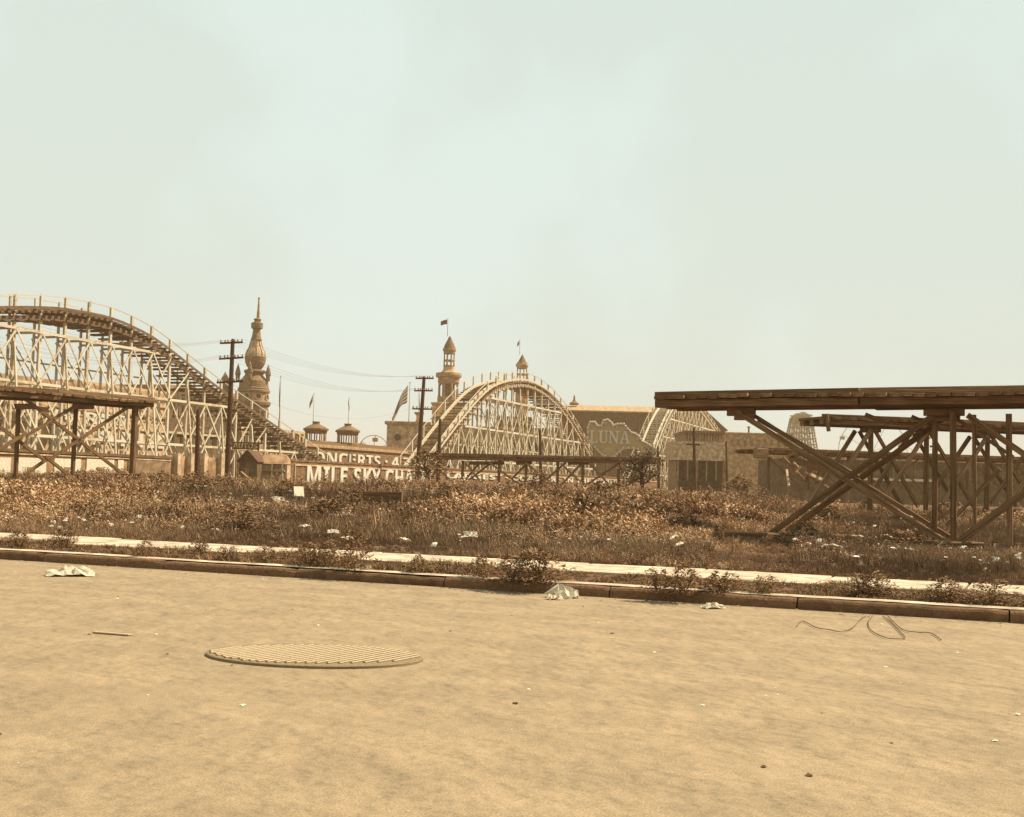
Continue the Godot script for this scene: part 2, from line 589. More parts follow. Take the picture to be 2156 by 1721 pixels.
func build_weeds():
	for s in 4: weed_kinds.append(weed_mesh(0, 100 + s))
	for s in 5: weed_kinds.append(weed_mesh(1, 200 + s))
	weed_kinds.append(weed_mesh(2, 300))
	var xfs := []
	var cols := []
	for i in 10: xfs.append([]); cols.append([])
	var patch := FastNoiseLite.new()
	patch.seed = 31
	patch.frequency = 0.11
	patch.fractal_octaves = 3
	var fine := FastNoiseLite.new()
	fine.seed = 33
	fine.frequency = 0.5
	var r := RandomNumberGenerator.new()
	r.seed = 5
	var n := 0
	while n < 64000:
		# depth chosen so that the lot is evenly covered as seen over the ground
		var z := 13.0 + pow(r.randf(), 1.25) * 40.0
		var x := r.randf_range(-0.47, 0.47) * z
		n += 1
		var tt := tk(x, -z).x
		if tt < 15.12 or tt > 50.0: continue
		var pn := patch.get_noise_2d(x, z)
		var fn := fine.get_noise_2d(x, z)
		if pn + fn * 0.5 < -0.42 and r.randf() < 0.6: continue
		var broad := pn + r.randf_range(-0.35, 0.35) + (0.02 if x < 3.0 else -0.1) > 0.0
		var kind := r.randi_range(4, 8) if broad else r.randi_range(0, 3)
		var h := r.randf_range(0.18, 0.42) * (1.0 + 0.9 * pn) + 0.12 * fn
		if r.randf() < 0.05: h *= 1.5
		h *= lerpf(0.35, 1.0, smooth(15.1, 21.0, tt)) * lerpf(1.0, 0.72, smooth(0.1, 0.25, x / z))
		if x / z > 0.12 and tt < 26.0: h = minf(h, 0.27)
		if absf(x / z - 0.196) < 0.035 and z > 16.0 and z < 23.6: h = minf(h, 0.09)
		h = clampf(h, 0.07, 0.75)
		var w := h * r.randf_range(0.8, 1.25)
		var b := Basis(Vector3.UP, r.randf() * TAU).scaled(Vector3(w, h, w))
		var v := r.randf_range(0.8, 1.25) * (1.0 + pn * 0.7)
		var c := Color(0.245, 0.146, 0.078) if broad else Color(0.315, 0.196, 0.108)
		var hue := patch.get_noise_2d(x * 1.7 + 80.0, z * 1.7)
		c = c.lerp(Color(0.17, 0.095, 0.050) if hue < 0.0 else Color(0.40, 0.265, 0.15), minf(0.8, absf(hue) * 1.8))
		if r.randf() < 0.05: c = Color(0.50, 0.37, 0.23)
		if r.randf() < 0.012:
			kind = 9
			h = r.randf_range(0.4, 0.65) * (0.5 if tt < 22.0 else 1.0)
			w = h * 0.7
			b = Basis(Vector3.UP, r.randf() * TAU).scaled(Vector3(w, h, w))
		xfs[kind].append(Transform3D(b, Vector3(x, ground_y(x, -z) - 0.01, -z)))
		cols[kind].append(Color(c.r * v, c.g * v, c.b * v))
	# the verge between kerb and pavement
	for i in 9000:
		var kk := r.randf_range(-32.0, 12.0)
		var f := fine.get_noise_2d(kk * 1.3, 7.0)
		var tt := r.randf_range(12.08, 13.55 + maxf(0.0, f) * 0.7)
		var p := from_tk(tt, kk)
		if absf(p.x / -p.z) > 0.48: continue
		var broad := r.randf() < 0.45
		var kind := r.randi_range(4, 8) if broad else r.randi_range(0, 3)
		var h := r.randf_range(0.03, 0.085) * (1.0 + 1.3 * f)
		var w := h * r.randf_range(1.3, 2.4)
		xfs[kind].append(Transform3D(Basis(Vector3.UP, r.randf() * TAU).scaled(Vector3(w, h, w)), Vector3(p.x, 0.078, p.z)))
		var v := r.randf_range(0.65, 1.25)
		var c := Color(0.225, 0.13, 0.064) if broad else Color(0.31, 0.19, 0.1)
		cols[kind].append(Color(c.r * v, c.g * v, c.b * v))
	for i in 10:
		if i < 4: multi("lot_grass", weed_kinds[i], M.leaf, xfs[i], cols[i], "dry brownish grass tufts covering the vacant lot and verge", "grass")
		else: multi("lot_weeds", weed_kinds[i], M.leaf, xfs[i], cols[i], "leafy brown weeds growing thickly over the vacant lot", "weeds")
func bush_mesh(sd: int, leaves: int) -> ArrayMesh:       # a tall weed bush, 1 m nominal
	var r := RandomNumberGenerator.new()
	r.seed = sd
	var st := start()
	for i in leaves:
		var a := r.randf() * TAU
		var h := pow(r.randf(), 0.8)
		var rad := (0.25 + 0.75 * sin(PI * clampf(h * 0.8 + 0.15, 0, 1))) * sqrt(r.randf()) * 0.62
		rad *= 1.0 + 0.35 * sin(a * 3.0 + sd) + 0.2 * sin(a * 5.0 + h * 9.0)
		var p := Vector3(cos(a) * rad, h * (0.93 - 0.25 * rad + 0.12 * sin(a * 2.0 + sd)), sin(a) * rad)
		var d := Vector3(cos(a) + r.randf_range(-0.8, 0.8), r.randf_range(-0.3, 1.0), sin(a) + r.randf_range(-0.8, 0.8)).normalized()
		var s := d.cross(Vector3(r.randf_range(-0.6, 0.6), 1, r.randf_range(-0.6, 0.6))).normalized()
		var v := r.randf_range(0.6, 1.3)
		leaf_card(st, p, d, s, r.randf_range(0.07, 0.16), r.randf_range(0.035, 0.075), Color(0.21 * v, 0.122 * v, 0.057 * v))
	return done(st)
func stem_mesh(sd: int) -> ArrayMesh:
	var r := RandomNumberGenerator.new()
	r.seed = sd
	var st := start()
	for i in 6:
		var a := r.randf() * TAU
		var d := Vector3(cos(a) * 0.4, 1, sin(a) * 0.4).normalized()
		var s := Vector3(-sin(a), 0, cos(a))
		for q in [s, s.cross(d)]: leaf_card(st, Vector3(0, -0.06, 0), d, q, r.randf_range(0.6, 0.95), 0.035, Color(0.2, 0.125, 0.06))
	return done(st)
func build_bushes():
	var meshes := [bush_mesh(1, 900), bush_mesh(2, 800), bush_mesh(3, 950)]
	var stems := [stem_mesh(11), stem_mesh(12), stem_mesh(13)]
	# verge bushes: pixel of the foot, height in metres, width
	var spots := [[133, 1160, .30, .36, ""], [305, 1178, .24, .28, ""], [420, 1172, .2, .3, ""], [478, 1186, .2, .3, ""], [560, 1190, .22, .36, ""], [650, 1198, .3, .34, ""],
		[688, 1200, .33, .33, ""], [742, 1206, .46, .42, "tall dark weed bush on the verge overhanging the pale pavement"], [880, 1212, .22, .3, ""], [1010, 1222, .26, .3, ""],
		[1075, 1228, .28, .5, ""], [1130, 1230, .36, .6, "wide dark weed clump spilling over the kerb on the verge"], [1385, 1250, .24, .3, ""], [1440, 1252, .3, .4, ""], [1520, 1252, .22, .4, ""],
		[1610, 1256, .2, .3, ""], [1815, 1262, .24, .34, ""], [1840, 1262, .26, .4, ""], [1990, 1272, .25, .4, ""], [2085, 1280, .26, .4, ""], [40, 1158, .26, .36, ""]]
	var i := 0
	for s in spots:
		var p := on_level(s[0], s[1], 0.08)
		var t := thing("weed_bush", s[4] if s[4] != "" else "small leafy weed bush growing on the verge beside the kerb", "weed", p, "" if s[4] != "" else "small weed bushes on the verge")
		t.rotation.y = i * 1.3
		put("foliage", meshes[i % 3], M.leaf, t, Transform3D(Basis().scaled(Vector3(s[3] * 0.9, s[2], s[3] * 0.8)), Vector3.ZERO))
		put("stem", stems[i % 3], M.leaf, t, Transform3D(Basis().scaled(Vector3(s[3] * 0.7, s[2], s[3] * 0.7)), Vector3.ZERO))
		i += 1
	# darker bushes out in the lot
	var lot := [[420, 1050, .75, .8, 0], [505, 1125, .5, .8, 0], [690, 1105, .55, .9, 0], [905, 1010, .95, 1.1, 1], [600, 1048, .5, .7, 0], [810, 1045, .5, .8, 0], [1217, 1120, .7, .5, 0], [1360, 1090, .6, .7, 0],
		[1275, 1060, .6, 1.1, 0], [1900, 1165, .4, .9, 0], [1480, 1060, .6, .8, 0], [1690, 1150, .4, .7, 0], [250, 1075, .6, .8, 0], [340, 1035, .6, .9, 0], [1130, 1030, .6, .8, 0], [1560, 1040, .6, .9, 0], [1650, 1060, .45, .8, 0], [1740, 1100, .4, .8, 0], [1820, 1075, .5, .9, 0], [1900, 1095, .42, .9, 0], [1990, 1090, .5, .9, 0], [1520, 1100, .45, .8, 0], [1450, 1130, .4, .8, 0], [1100, 1075, .5, .8, 0], [950, 1060, .5, .9, 0], [180, 1105, .45, .8, 0], [90, 1070, .5, .9, 0], [740, 1075, .5, .9, 0]]
	for s in lot:
		var p := on_ground(s[0], s[1])
		var t := thing("lot_bush", "tall weed bush rising against the lettered fence beside the telegraph pole" if s[4] == 1 else "dark bushy weed standing among the grass of the lot", "bush", p, "" if s[4] == 1 else "dark bushes in the lot")
		t.rotation.y = i * 1.7
		put("foliage", meshes[i % 3], M.leaf, t, Transform3D(Basis().scaled(Vector3(s[3], s[2], s[3])), Vector3.ZERO))
		put("stem", stems[i % 3], M.leaf, t, Transform3D(Basis().scaled(Vector3(s[3], s[2], s[3])), Vector3.ZERO))
		i += 1
	# scrub tree at the far end of the long trestle
	var tp := at(1352, 1015, 66.0)
	tp.y = 0.3
	var tr := thing("scrub_tree", "dark ragged scrub tree at the end of the long low trestle", "tree", tp)
	put("trunk", lathe([[0.13, 0.0], [0.10, 0.9], [0.07, 2.0], [0.0, 3.0]], 8), M.pole, tr)
	var r := RandomNumberGenerator.new()
	r.seed = 61
	for j in 5:
		var a := j * 1.35
		beam(tr, "limb", tp + Vector3(0, 0.9 + j * 0.3, 0), tp + Vector3(cos(a) * 0.8, 1.6 + j * 0.32, sin(a) * 0.75), 0.06, 0.06, M.pole)
	var st := start()
	for c in 24:
		var cc := Vector3(r.randf_range(-1.1, 0.9), r.randf_range(0.9, 2.75), r.randf_range(-0.7, 0.7))
		if cc.y > 2.2: cc.x *= 0.6
		for q in 90:
			var o := Vector3(r.randfn(), r.randfn() * 0.8, r.randfn()) * 0.19
			var d := Vector3(r.randf_range(-1, 1), r.randf_range(-0.5, 1), r.randf_range(-1, 1)).normalized()
			var v := r.randf_range(0.6, 1.3)
			leaf_card(st, cc + o, d, d.cross(Vector3(0.3, 1, 0.2)).normalized(), r.randf_range(0.12, 0.22), r.randf_range(0.06, 0.1), Color(0.13 * v, 0.078 * v, 0.036 * v))
	put("crown", done(st), M.leaf, tr)

# ---------- roller coaster ----------
func coaster(label: String, pl: Dictionary, track: Array, deck_w: float, level: float, group: String, tie_mat: Material, step := 2.65, side_mat: Material = null):
	var pts := []
	for q in track:
		var w := on(q[0], q[1], pl)
		pts.append(Vector2((w - pl.a).dot(pl.e), w.y))
	var curve := Curve.new()
	var s0: float = pts[0].x
	var s1: float = pts[-1].x
	var height := func(s: float) -> float:
		for i in pts.size() - 1:
			if s <= pts[i + 1].x or i == pts.size() - 2:
				var p0: Vector2 = pts[maxi(i - 1, 0)]
				var p1: Vector2 = pts[i]
				var p2: Vector2 = pts[i + 1]
				var p3: Vector2 = pts[mini(i + 2, pts.size() - 1)]
				var f := clampf((s - p1.x) / (p2.x - p1.x), 0, 1)
				var m1 := (p2.y - p0.y) / maxf(p2.x - p0.x, 0.01) * (p2.x - p1.x)
				var m2 := (p3.y - p1.y) / maxf(p3.x - p1.x, 0.01) * (p2.x - p1.x)
				var f2 := f * f
				var f3 := f2 * f
				return p1.y * (2 * f3 - 3 * f2 + 1) + m1 * (f3 - 2 * f2 + f) + p2.y * (-2 * f3 + 3 * f2) + m2 * (f3 - f2)
		return 1.0
	var root := thing("roller_coaster", label, "roller coaster", pl.a + pl.e * s0, group)
	var place := func(s: float, y: float, off: float) -> Vector3: return pl.a + pl.e * s + pl.n * off + Vector3(0, y, 0)
	var mats := [M.white, M.white2, M.white3]
	var nb := int((s1 - s0) / step)
	for i in nb + 1:
		var s := s0 + i * step
		var y: float = height.call(s)
		for off in [0.0, deck_w]:
			var top := y + (1.05 if y > 2.0 else 0.6)
			beam(root, "post", place.call(s, 0.05, off), place.call(s, top, off), 0.2 if off < 1.0 else 0.15, 0.2 if off < 1.0 else 0.15, mats[(i + int(off)) % 3])
		# batter leg and cross ties of the bent
		if y > 3.5 and i % 2 == 0: beam(root, "batter_leg", place.call(s, 0.05, -0.28 * y * 0.35), place.call(s, y * 0.82, -0.1), 0.13, 0.13, mats[(i + 1) % 3])
		var lv := level
		while lv < y - 0.3:
			beam(root, "cross_tie", place.call(s + 0.1, lv, -0.1), place.call(s + 0.1, lv, deck_w + 0.1), 0.06, 0.18, mats[i % 3])
			if i % 2 == 1: beam(root, "cross_brace", place.call(s - 0.1, lv - level + 0.1, 0.0), place.call(s - 0.1, lv, deck_w), 0.05, 0.11, mats[(i + 1) % 3])
			lv += level
		if i == nb: break
		var sb := s + step
		var yb: float = height.call(sb)
		lv = level
		while lv < maxf(y, yb) + 0.2:
			if lv < minf(y, yb) - 0.2:
				beam(root, "ledger", place.call(s, lv, -0.12), place.call(sb, lv, -0.12), 0.07, 0.2, mats[i % 3])
				beam(root, "brace", place.call(s, lv - level + 0.1, -0.22), place.call(sb, lv - 0.1, -0.22), 0.05, 0.13, mats[(i + 2) % 3])
				beam(root, "brace", place.call(s, lv - 0.1, -0.28), place.call(sb, lv - level + 0.1, -0.28), 0.05, 0.13, mats[(i + 1) % 3])
				beam(root, "back_ledger", place.call(s, lv - level * 0.5, deck_w + 0.12), place.call(sb, lv - level * 0.5, deck_w + 0.12), 0.06, 0.13, mats[(i + 1) % 3])
				beam(root, "back_brace", place.call(s, lv - 0.1, deck_w + 0.2), place.call(sb, lv - level + 0.1, deck_w + 0.2), 0.05, 0.10, mats[i % 3])
			elif lv - level < minf(y, yb) - 1.2:
				beam(root, "brace", place.call(s, lv - level + 0.1, -0.22), place.call(sb, minf(lv, yb) - 0.5, -0.22), 0.05, 0.13, mats[i % 3])
			lv += level
		# rails of the walkway
		for off in [-0.05, deck_w + 0.05]:
			beam(root, "handrail", place.call(s, y + 1.0, off), place.call(sb, yb + 1.0, off), 0.06, 0.07, M.white2)
	# track: stacked stringers and stepped ties
	var s := s0
	var k := 0
	while s < s1 - 0.05:
		var se := minf(s + step * 0.5, s1)
		var ya: float = height.call(s)
		var yb: float = height.call(se)
		var sm: Material = side_mat if side_mat != null else tie_mat
		for off in [0.45, deck_w - 0.45]:
			beam(root, "stringer", place.call(s, ya, off), place.call(se, yb, off), 0.22, 0.26, sm)
		beam(root, "side_board", place.call(s, ya - 0.62, -0.14), place.call(se, yb - 0.62, -0.14), 0.07, 0.34, sm)
		beam(root, "side_board", place.call(s, ya + 0.12, -0.14), place.call(se, yb + 0.12, -0.14), 0.06, 0.20, sm)
		s = se
	s = s0 + 0.3
	while s < s1:
		var y: float = height.call(s)
		beam(root, "tie", place.call(s, y - 0.2, -0.5), place.call(s, y - 0.2, deck_w + 0.4), 0.34, 0.13, tie_mat)
		if k % 2 == 0: beam(root, "tie", place.call(s, y - 0.78, -0.3), place.call(s, y - 0.78, deck_w + 0.3), 0.8, 0.12, tie_mat)
		s += 0.66
		k += 1

# ---------- dark timber trestles ----------
func deck(root: Node3D, pl: Dictionary, px1: float, px2: float, y0: float, thick: float, width: float, plank_w: float, sd: int, sag := 0.0):
	var r := RandomNumberGenerator.new()
	r.seed = sd
	var a := on(px1, 1015, pl)
	var b := on(px2, 1015, pl)
	a.y = y0; b.y = y0
	var n := maxi(2, int(a.distance_to(b) / 3.6))
	var mats := [M.timber, M.timber2, M.timber3]
	# stringers, in lengths
	for off in [0.05, width * 0.5, width - 0.05]:
		for i in n:
			var p: Vector3 = a.lerp(b, float(i) / n) + pl.n * off
			var q: Vector3 = a.lerp(b, float(i + 1) / n - 0.004) + pl.n * off
			p.y += r.randf_range(-sag, sag); q.y += r.randf_range(-sag, sag)
			timber(root, "stringer", p + Vector3(0, thick * 0.25, 0), q + Vector3(0, thick * 0.25, 0), 0.2, thick * 0.5, mats[i % 2])
	# planks across the top
	var e := (b - a).normalized()
	var d := 0.0
	var total := a.distance_to(b)
	while d < total - 0.05:
		var w := plank_w * r.randf_range(0.9, 1.05)
		var c := a + e * (d + w * 0.5) + Vector3(0, thick * 0.62 + r.randf_range(-0.012, 0.012) + sag * sin(d * 0.9), 0)
		var o := r.randf_range(-0.09, 0.05)
		timber(root, "plank", c + pl.n * (-0.12 + o), c + pl.n * (width + 0.12 + o), w - 0.018, 0.07, mats[r.randi() % 3])
		d += w
	# edge board standing along the front
	for i in n:
		var p: Vector3 = a.lerp(b, float(i) / n) - pl.n * 0.02
		var q: Vector3 = a.lerp(b, float(i + 1) / n - 0.003) - pl.n * 0.02
		timber(root, "edge_board", p + Vector3(0, thick * 0.84 + sag * sin(i * 2.1), 0), q + Vector3(0, thick * 0.84 + sag * sin(i * 2.1 + 1), 0), 0.09, thick * 0.36, mats[(i + 1) % 3])
func member(root: Node3D, called: String, pl: Dictionary, x1: float, y1: float, x2: float, y2: float, w: float, m: Material, off := 0.0):
	var a: Vector3 = on(x1, y1, pl) + pl.n * off
	var b: Vector3 = on(x2, y2, pl) + pl.n * off
	timber(root, called, a, b, w * 0.8, w, m)
func build_trestles():
	# near trestle at the right
	var pl := wall_line(1377, 24.2, 2050, 21.2)
	var y0 := on(1700, 862, pl).y
	var root := thing("timber_trestle", "large dark timber trestle with heavy deck beam and crossed struts in the weeds", "trestle", Vector3(6.0, 0.0, -24.5))
	deck(root, pl, 1378, 2330, y0 + 0.06, 0.30, 1.2, 0.22, 3, 0.012)
	member(root, "corbel", pl, 1525, 866, 1582, 866, 0.16, M.timber2, 0.2)
	member(root, "corbel", pl, 1540, 876, 1580, 876, 0.14, M.timber2, 0.2)
	for off in [0.15, 1.05]:
		member(root, "strut", pl, 1545, 866, 2010, 1156, 0.095 if off < 1 else 0.075, M.timber, off)
		member(root, "strut", pl, 1590, 1140, 1958, 872, 0.10, M.timber2, off + 0.18)
		if off > 1.0: continue
		member(root, "post", pl, 1958, 866, 1957, 1128, 0.09, M.timber2, off + 0.3)
		member(root, "post", pl, 2002, 866, 2004, 1156, 0.105, M.timber2, off + 0.05)
		member(root, "strut", pl, 2004, 1150, 2330, 905, 0.12, M.timber, off)
		member(root, "strut", pl, 2030, 872, 2330, 1080, 0.10, M.timber, off + 0.2)
	member(root, "strut", pl, 1575, 880, 1790, 1004, 0.08, M.timber3, 0.6)
	member(root, "cap_block", pl, 1938, 866, 2024, 866, 0.13, M.timber2, 0.3)
	member(root, "cap_block", pl, 1946, 878, 2012, 878, 0.11, M.timber2, 0.4)
	for q in [[1990, 872, 2120, 960, .06], [1975, 1110, 2090, 985, .07], [2035, 868, 2036, 1120, .07], [1900, 872, 1962, 900, .07], [1800, 868, 1850, 888, .08], [2110, 866, 2112, 1150, .1], [1910, 1128, 2004, 1060, .06]]: member(root, "brace", pl, q[0], q[1], q[2], q[3], q[4], M.timber3, 0.75)
	# bolt heads where the struts cross
	for q in [[1776, 1004], [1780, 1001], [1560, 870], [1566, 868], [1958, 880], [2003, 882], [1958, 940], [2003, 1090], [1995, 1140], [1612, 1122]]:
		put("bolt", lathe([[0.022, 0.0], [0.022, 0.014], [0.012, 0.02], [0.0, 0.02]], 6), M.wire, root, Transform3D(Basis(Vector3(1, 0, 0), PI / 2), on(q[0], q[1], pl) - pl.n * -0.09 - root.position))
	# heel block and long sill lying on the ground
	var hl := on(1600, 1132, pl)
	timber(root, "footing", hl + Vector3(-0.35, -0.06, 0.05), hl + Vector3(0.32, -0.04, -0.02), 0.42, 0.26, M.timber2)
	var a := on_ground(1440, 1136)
	var b := on_ground(1800, 1146)
	timber(root, "sill", a + Vector3(0, 0.07, 0), b + Vector3(0, 0.10, 0), 0.22, 0.16, M.timber2)
	var h2 := on(2004, 1150, pl)
	timber(root, "footing", h2 + Vector3(-0.4, -0.05, 0), h2 + Vector3(0.5, -0.05, -0.1), 0.42, 0.26, M.timber2)
	# second trestle behind it, running away to the right
	var p2 := wall_line(1710, 31.0, 2050, 32.2)
	var y2 := on(1713, 893, p2).y
	var r2 := thing("timber_trestle", "second timber trestle with splayed struts standing behind the heavy deck beam", "trestle", Vector3(10.0, 0.0, -33.0))
	deck(r2, p2, 1730, 2300, y2, 0.26, 1.1, 0.24, 4, 0.01)
	member(r2, "hanging_board", p2, 1736, 872, 1741, 909, 0.09, M.timber, -0.1)
	for bx in [1843.0, 1961.0, 2090.0, 2230.0]:
		var yy: float = 893.0 + (bx - 1713.0) * 0.05
		for off in [0.2, 0.95]:
			if off < 0.5: member(r2, "post", p2, bx, yy, bx - 2, 1075, 0.12, M.timber2, off)
			member(r2, "strut", p2, bx + 8, yy + 6, bx + 100, 1068, 0.085, M.timber, off)
			member(r2, "strut", p2, bx - 6, yy + 6, bx - 102, 1060, 0.10, M.timber3, off - 0.12)
		member(r2, "cap_block", p2, bx - 20, yy + 3, bx + 18, yy + 3, 0.2, M.timber2, 0.2)
	# long low trestle in the middle distance
	var p3 := wall_line(895, 70.0, 1410, 68.0)
	var y3 := on(1150, 972, p3).y
	var r3 := thing("timber_trestle", "long low dark timber trestle standing before the central coaster hump", "trestle", Vector3(2.0, 0.0, -69.0))
	deck(r3, p3, 902, 1392, y3, 0.34, 1.2, 0.30, 5, 0.0)
	for cb in [[985, 1050], [1018, 1060], [1085, 1118], [1195, 1240]]: member(r3, "corbel", p3, cb[0], 975, cb[1], 975, 0.2, M.timber2, 0.3)
	for bx in [973.0, 1050.0, 1107.0, 1174.0, 1227.0, 1303.0, 1351.0]:
		for off in [0.2]: member(r3, "post", p3, bx, 970, bx - 2, 1042, 0.13, M.timber2, off)
	for st in [[905, 972, 975, 1036], [955, 1036, 1010, 972], [980, 976, 1030, 1036], [1030, 974, 1105, 1030], [960, 1030, 1030, 976], [1105, 974, 1178, 1032], [1050, 1034, 1110, 974], [1120, 1034, 1190, 974], [1180, 976, 1236, 1028], [1170, 1032, 1225, 974], [1240, 974, 1290, 1030], [1236, 1020, 1305, 974], [1300, 1036, 1345, 1005]]:
		member(r3, "strut", p3, st[0], st[1], st[2], st[3], 0.11, M.timber3 if st[1] < 1000 else M.timber, 0.05 if st[1] < 1000 else 0.4)
	# short trestle at the left
	var p4 := wall_line(60, 38.0, 318, 41.0)
	var y4 := on(200, 851, p4).y
	var r4 := thing("timber_trestle", "short dark timber trestle with sagging deck before the coaster's first drop", "trestle", Vector3(-12.0, 0.0, -40.0))
	deck(r4, p4, -120, 317, y4, 0.34, 1.0, 0.24, 6, 0.035)
	for bx in [[288, 279], [182, 172], [60, 52], [-40, -46]]:
		var back: float = 0.1 if bx[0] > 200 else 0.7
		member(r4, "post", p4, bx[0], 852, bx[1], 1045, 0.18 if bx[0] > 200 else 0.12, M.timber2, back)
		member(r4, "corbel", p4, bx[0] - 22, 856, bx[0] + 20, 856, 0.17, M.timber2, 0.2)
	for st in [[168, 852, 60, 918], [276, 856, 108, 968], [60, 842, 268, 1002], [100, 962, 160, 1010], [60, 1000, 110, 966], [60, 912, -60, 985], [100, 968, -40, 862]]:
		member(r4, "strut", p4, st[0], st[1], st[2], st[3], 0.10, M.timber, 0.3 if st[1] > st[3] else 0.15)
	var f4 := on(275, 1006, p4)
	timber(r4, "footing", f4 + Vector3(-0.45, 0, 0), f4 + Vector3(0.4, 0.02, 0), 0.5, 0.24, M.timber2)
	# far trestle beyond the second one
	var p5 := wall_line(1590, 62.0, 2050, 66.0)
	var y5 := on(1800, 961, p5).y
	var r5 := thing("timber_trestle", "thin far timber trestle crossing behind the crossed struts", "trestle", Vector3(18.0, 0.0, -64.0))
	deck(r5, p5, 1592, 2300, y5, 0.28, 2.2, 0.34, 7, 0.0)
	member(r5, "end_block", p5, 1588, 954, 1612, 956, 0.5, M.timber3, -0.1)
	for i in 8:
		var bx := 1625.0 + i * 84.0
		member(r5, "post", p5, bx, 962, bx, 1032, 0.13, M.timber2, 0.3)
		member(r5, "strut", p5, bx, 964, bx + 70, 1030, 0.09, M.timber, 0.2)
		member(r5, "strut", p5, bx + 70, 964, bx, 1030, 0.09, M.timber3, 0.4)

# ---------- poles, wires, flags ----------
func telegraph_pole(label: String, xt: float, yt: float, xb: float, yb: float, z: float, r: float, arms: Array, group := "") -> Array:
	var b := at(xb, yb, z)
	var t := at(xt, yt, z)
	var foot := b + (b - t).normalized() * (b.y - 0.05)
	var root := thing("telegraph_pole", label, "pole", foot, group)
	var ax := (t - foot)
	var st := lathe([[r * 1.15, 0.0], [r, ax.length() * 0.4], [r * 0.72, ax.length() - 0.12], [r * 0.5, ax.length()], [0.0, ax.length() + 0.02]], 10)
	var y := ax.normalized()
	var x := y.cross(Vector3(0, 0, 1)).normalized()
	put("shaft", st, M.pole, root, Transform3D(Basis(x, y, x.cross(y)), Vector3.ZERO))
	var ends := []
	for a in arms:
		var p := at(a[0], a[1], z - r)
		var q := at(a[2], a[3], z - r)
		var arm := timber(root, "cross_arm", p, q, 0.10, 0.11, M.pole)
		for i in 6:
			var f := 0.04 + 0.92 * i / 5.0
			if i == 2 or i == 3: f += (-0.06 if i == 2 else 0.06)
			var g := p.lerp(q, f)
			put("insulator", lathe([[0.02, 0.0], [0.05, 0.03], [0.045, 0.13], [0.0, 0.16]], 8), M.stone_light, root, Transform3D(Basis(), g + Vector3(0, 0.055, 0) - foot))
			ends.append(g + Vector3(0, 0.2, 0))
	return ends
func wire(a: Vector3, b: Vector3, sag: float, parent: Node, r := 0.006):
	var st := start()
	var n := 14
	var prev := []
	for i in n + 1:
		var f := float(i) / n
		var p := a.lerp(b, f) - Vector3(0, sag * 4.0 * f * (1 - f), 0)
		var ring := [p + Vector3(0, r, 0), p + Vector3(r, -r * 0.5, r * 0.5), p + Vector3(-r, -r * 0.5, -r * 0.5)]
		if prev.size() > 0:
			for k in 3: quad(st, prev[k], ring[k], ring[(k + 1) % 3], prev[(k + 1) % 3])
		prev = ring
	put("wire", done(st), M.wire, parent)
func flag_mesh(hoist: Vector3, fly: Vector3, ripple: float, taper := 0.0) -> ArrayMesh:
	var st := start()
	var n := 12
	var m := 6
	var nrm := hoist.cross(fly).normalized()
	st.set_smooth_group(1)
	for i in n + 1:
		for j in m + 1:
			var u := float(i) / n
			var v := float(j) / m
			var p := fly * u + hoist * (v * (1.0 - taper * u) + 0.5 * taper * u * sin(u * 5.0)) + nrm * sin(u * 7.0 + v * 1.5) * ripple * u - Vector3(0, u * u * hoist.length() * 0.12, 0)
			st.set_uv(Vector2(u, v))
			st.add_vertex(p)
	for i in n:
		for j in m:
			var k := i * (m + 1) + j
			for q in [k, k + m + 1, k + 1, k + 1, k + m + 1, k + m + 2]: st.add_index(q)
	st.generate_normals()
	return st.commit()
func flagpole(label: String, px: float, y_top: float, y_base: float, z: float, r: float, flag: Array, flag_mat: Material, flag_label := ""):
	var b := at(px, y_base, z)
	var t := at(px, y_top, z)
	t.x = b.x
	var root := thing("flagpole", label, "flagpole", b)
	var h := t.y - b.y
	put("shaft", lathe([[r, 0.0], [r * 0.6, h - 0.1], [r * 1.4, h - 0.05], [r * 1.4, h + 0.05], [0.0, h + 0.1]], 8), M.stucco2, root)
	# flag: pixels of hoist top, hoist bottom, fly end (top)
	var a := at(flag[0], flag[1], z)
	var c := at(flag[2], flag[3], z)
	var d := at(flag[4], flag[5], z)
	var fo := put("flag", flag_mesh(a - c, d - a, 0.3 if flag_label != "" else 0.12, 0.7 if flag_label != "" else 0.15), flag_mat, root, Transform3D(Basis(), c - b))
	if flag_label != "": fo.set_meta("label", flag_label)
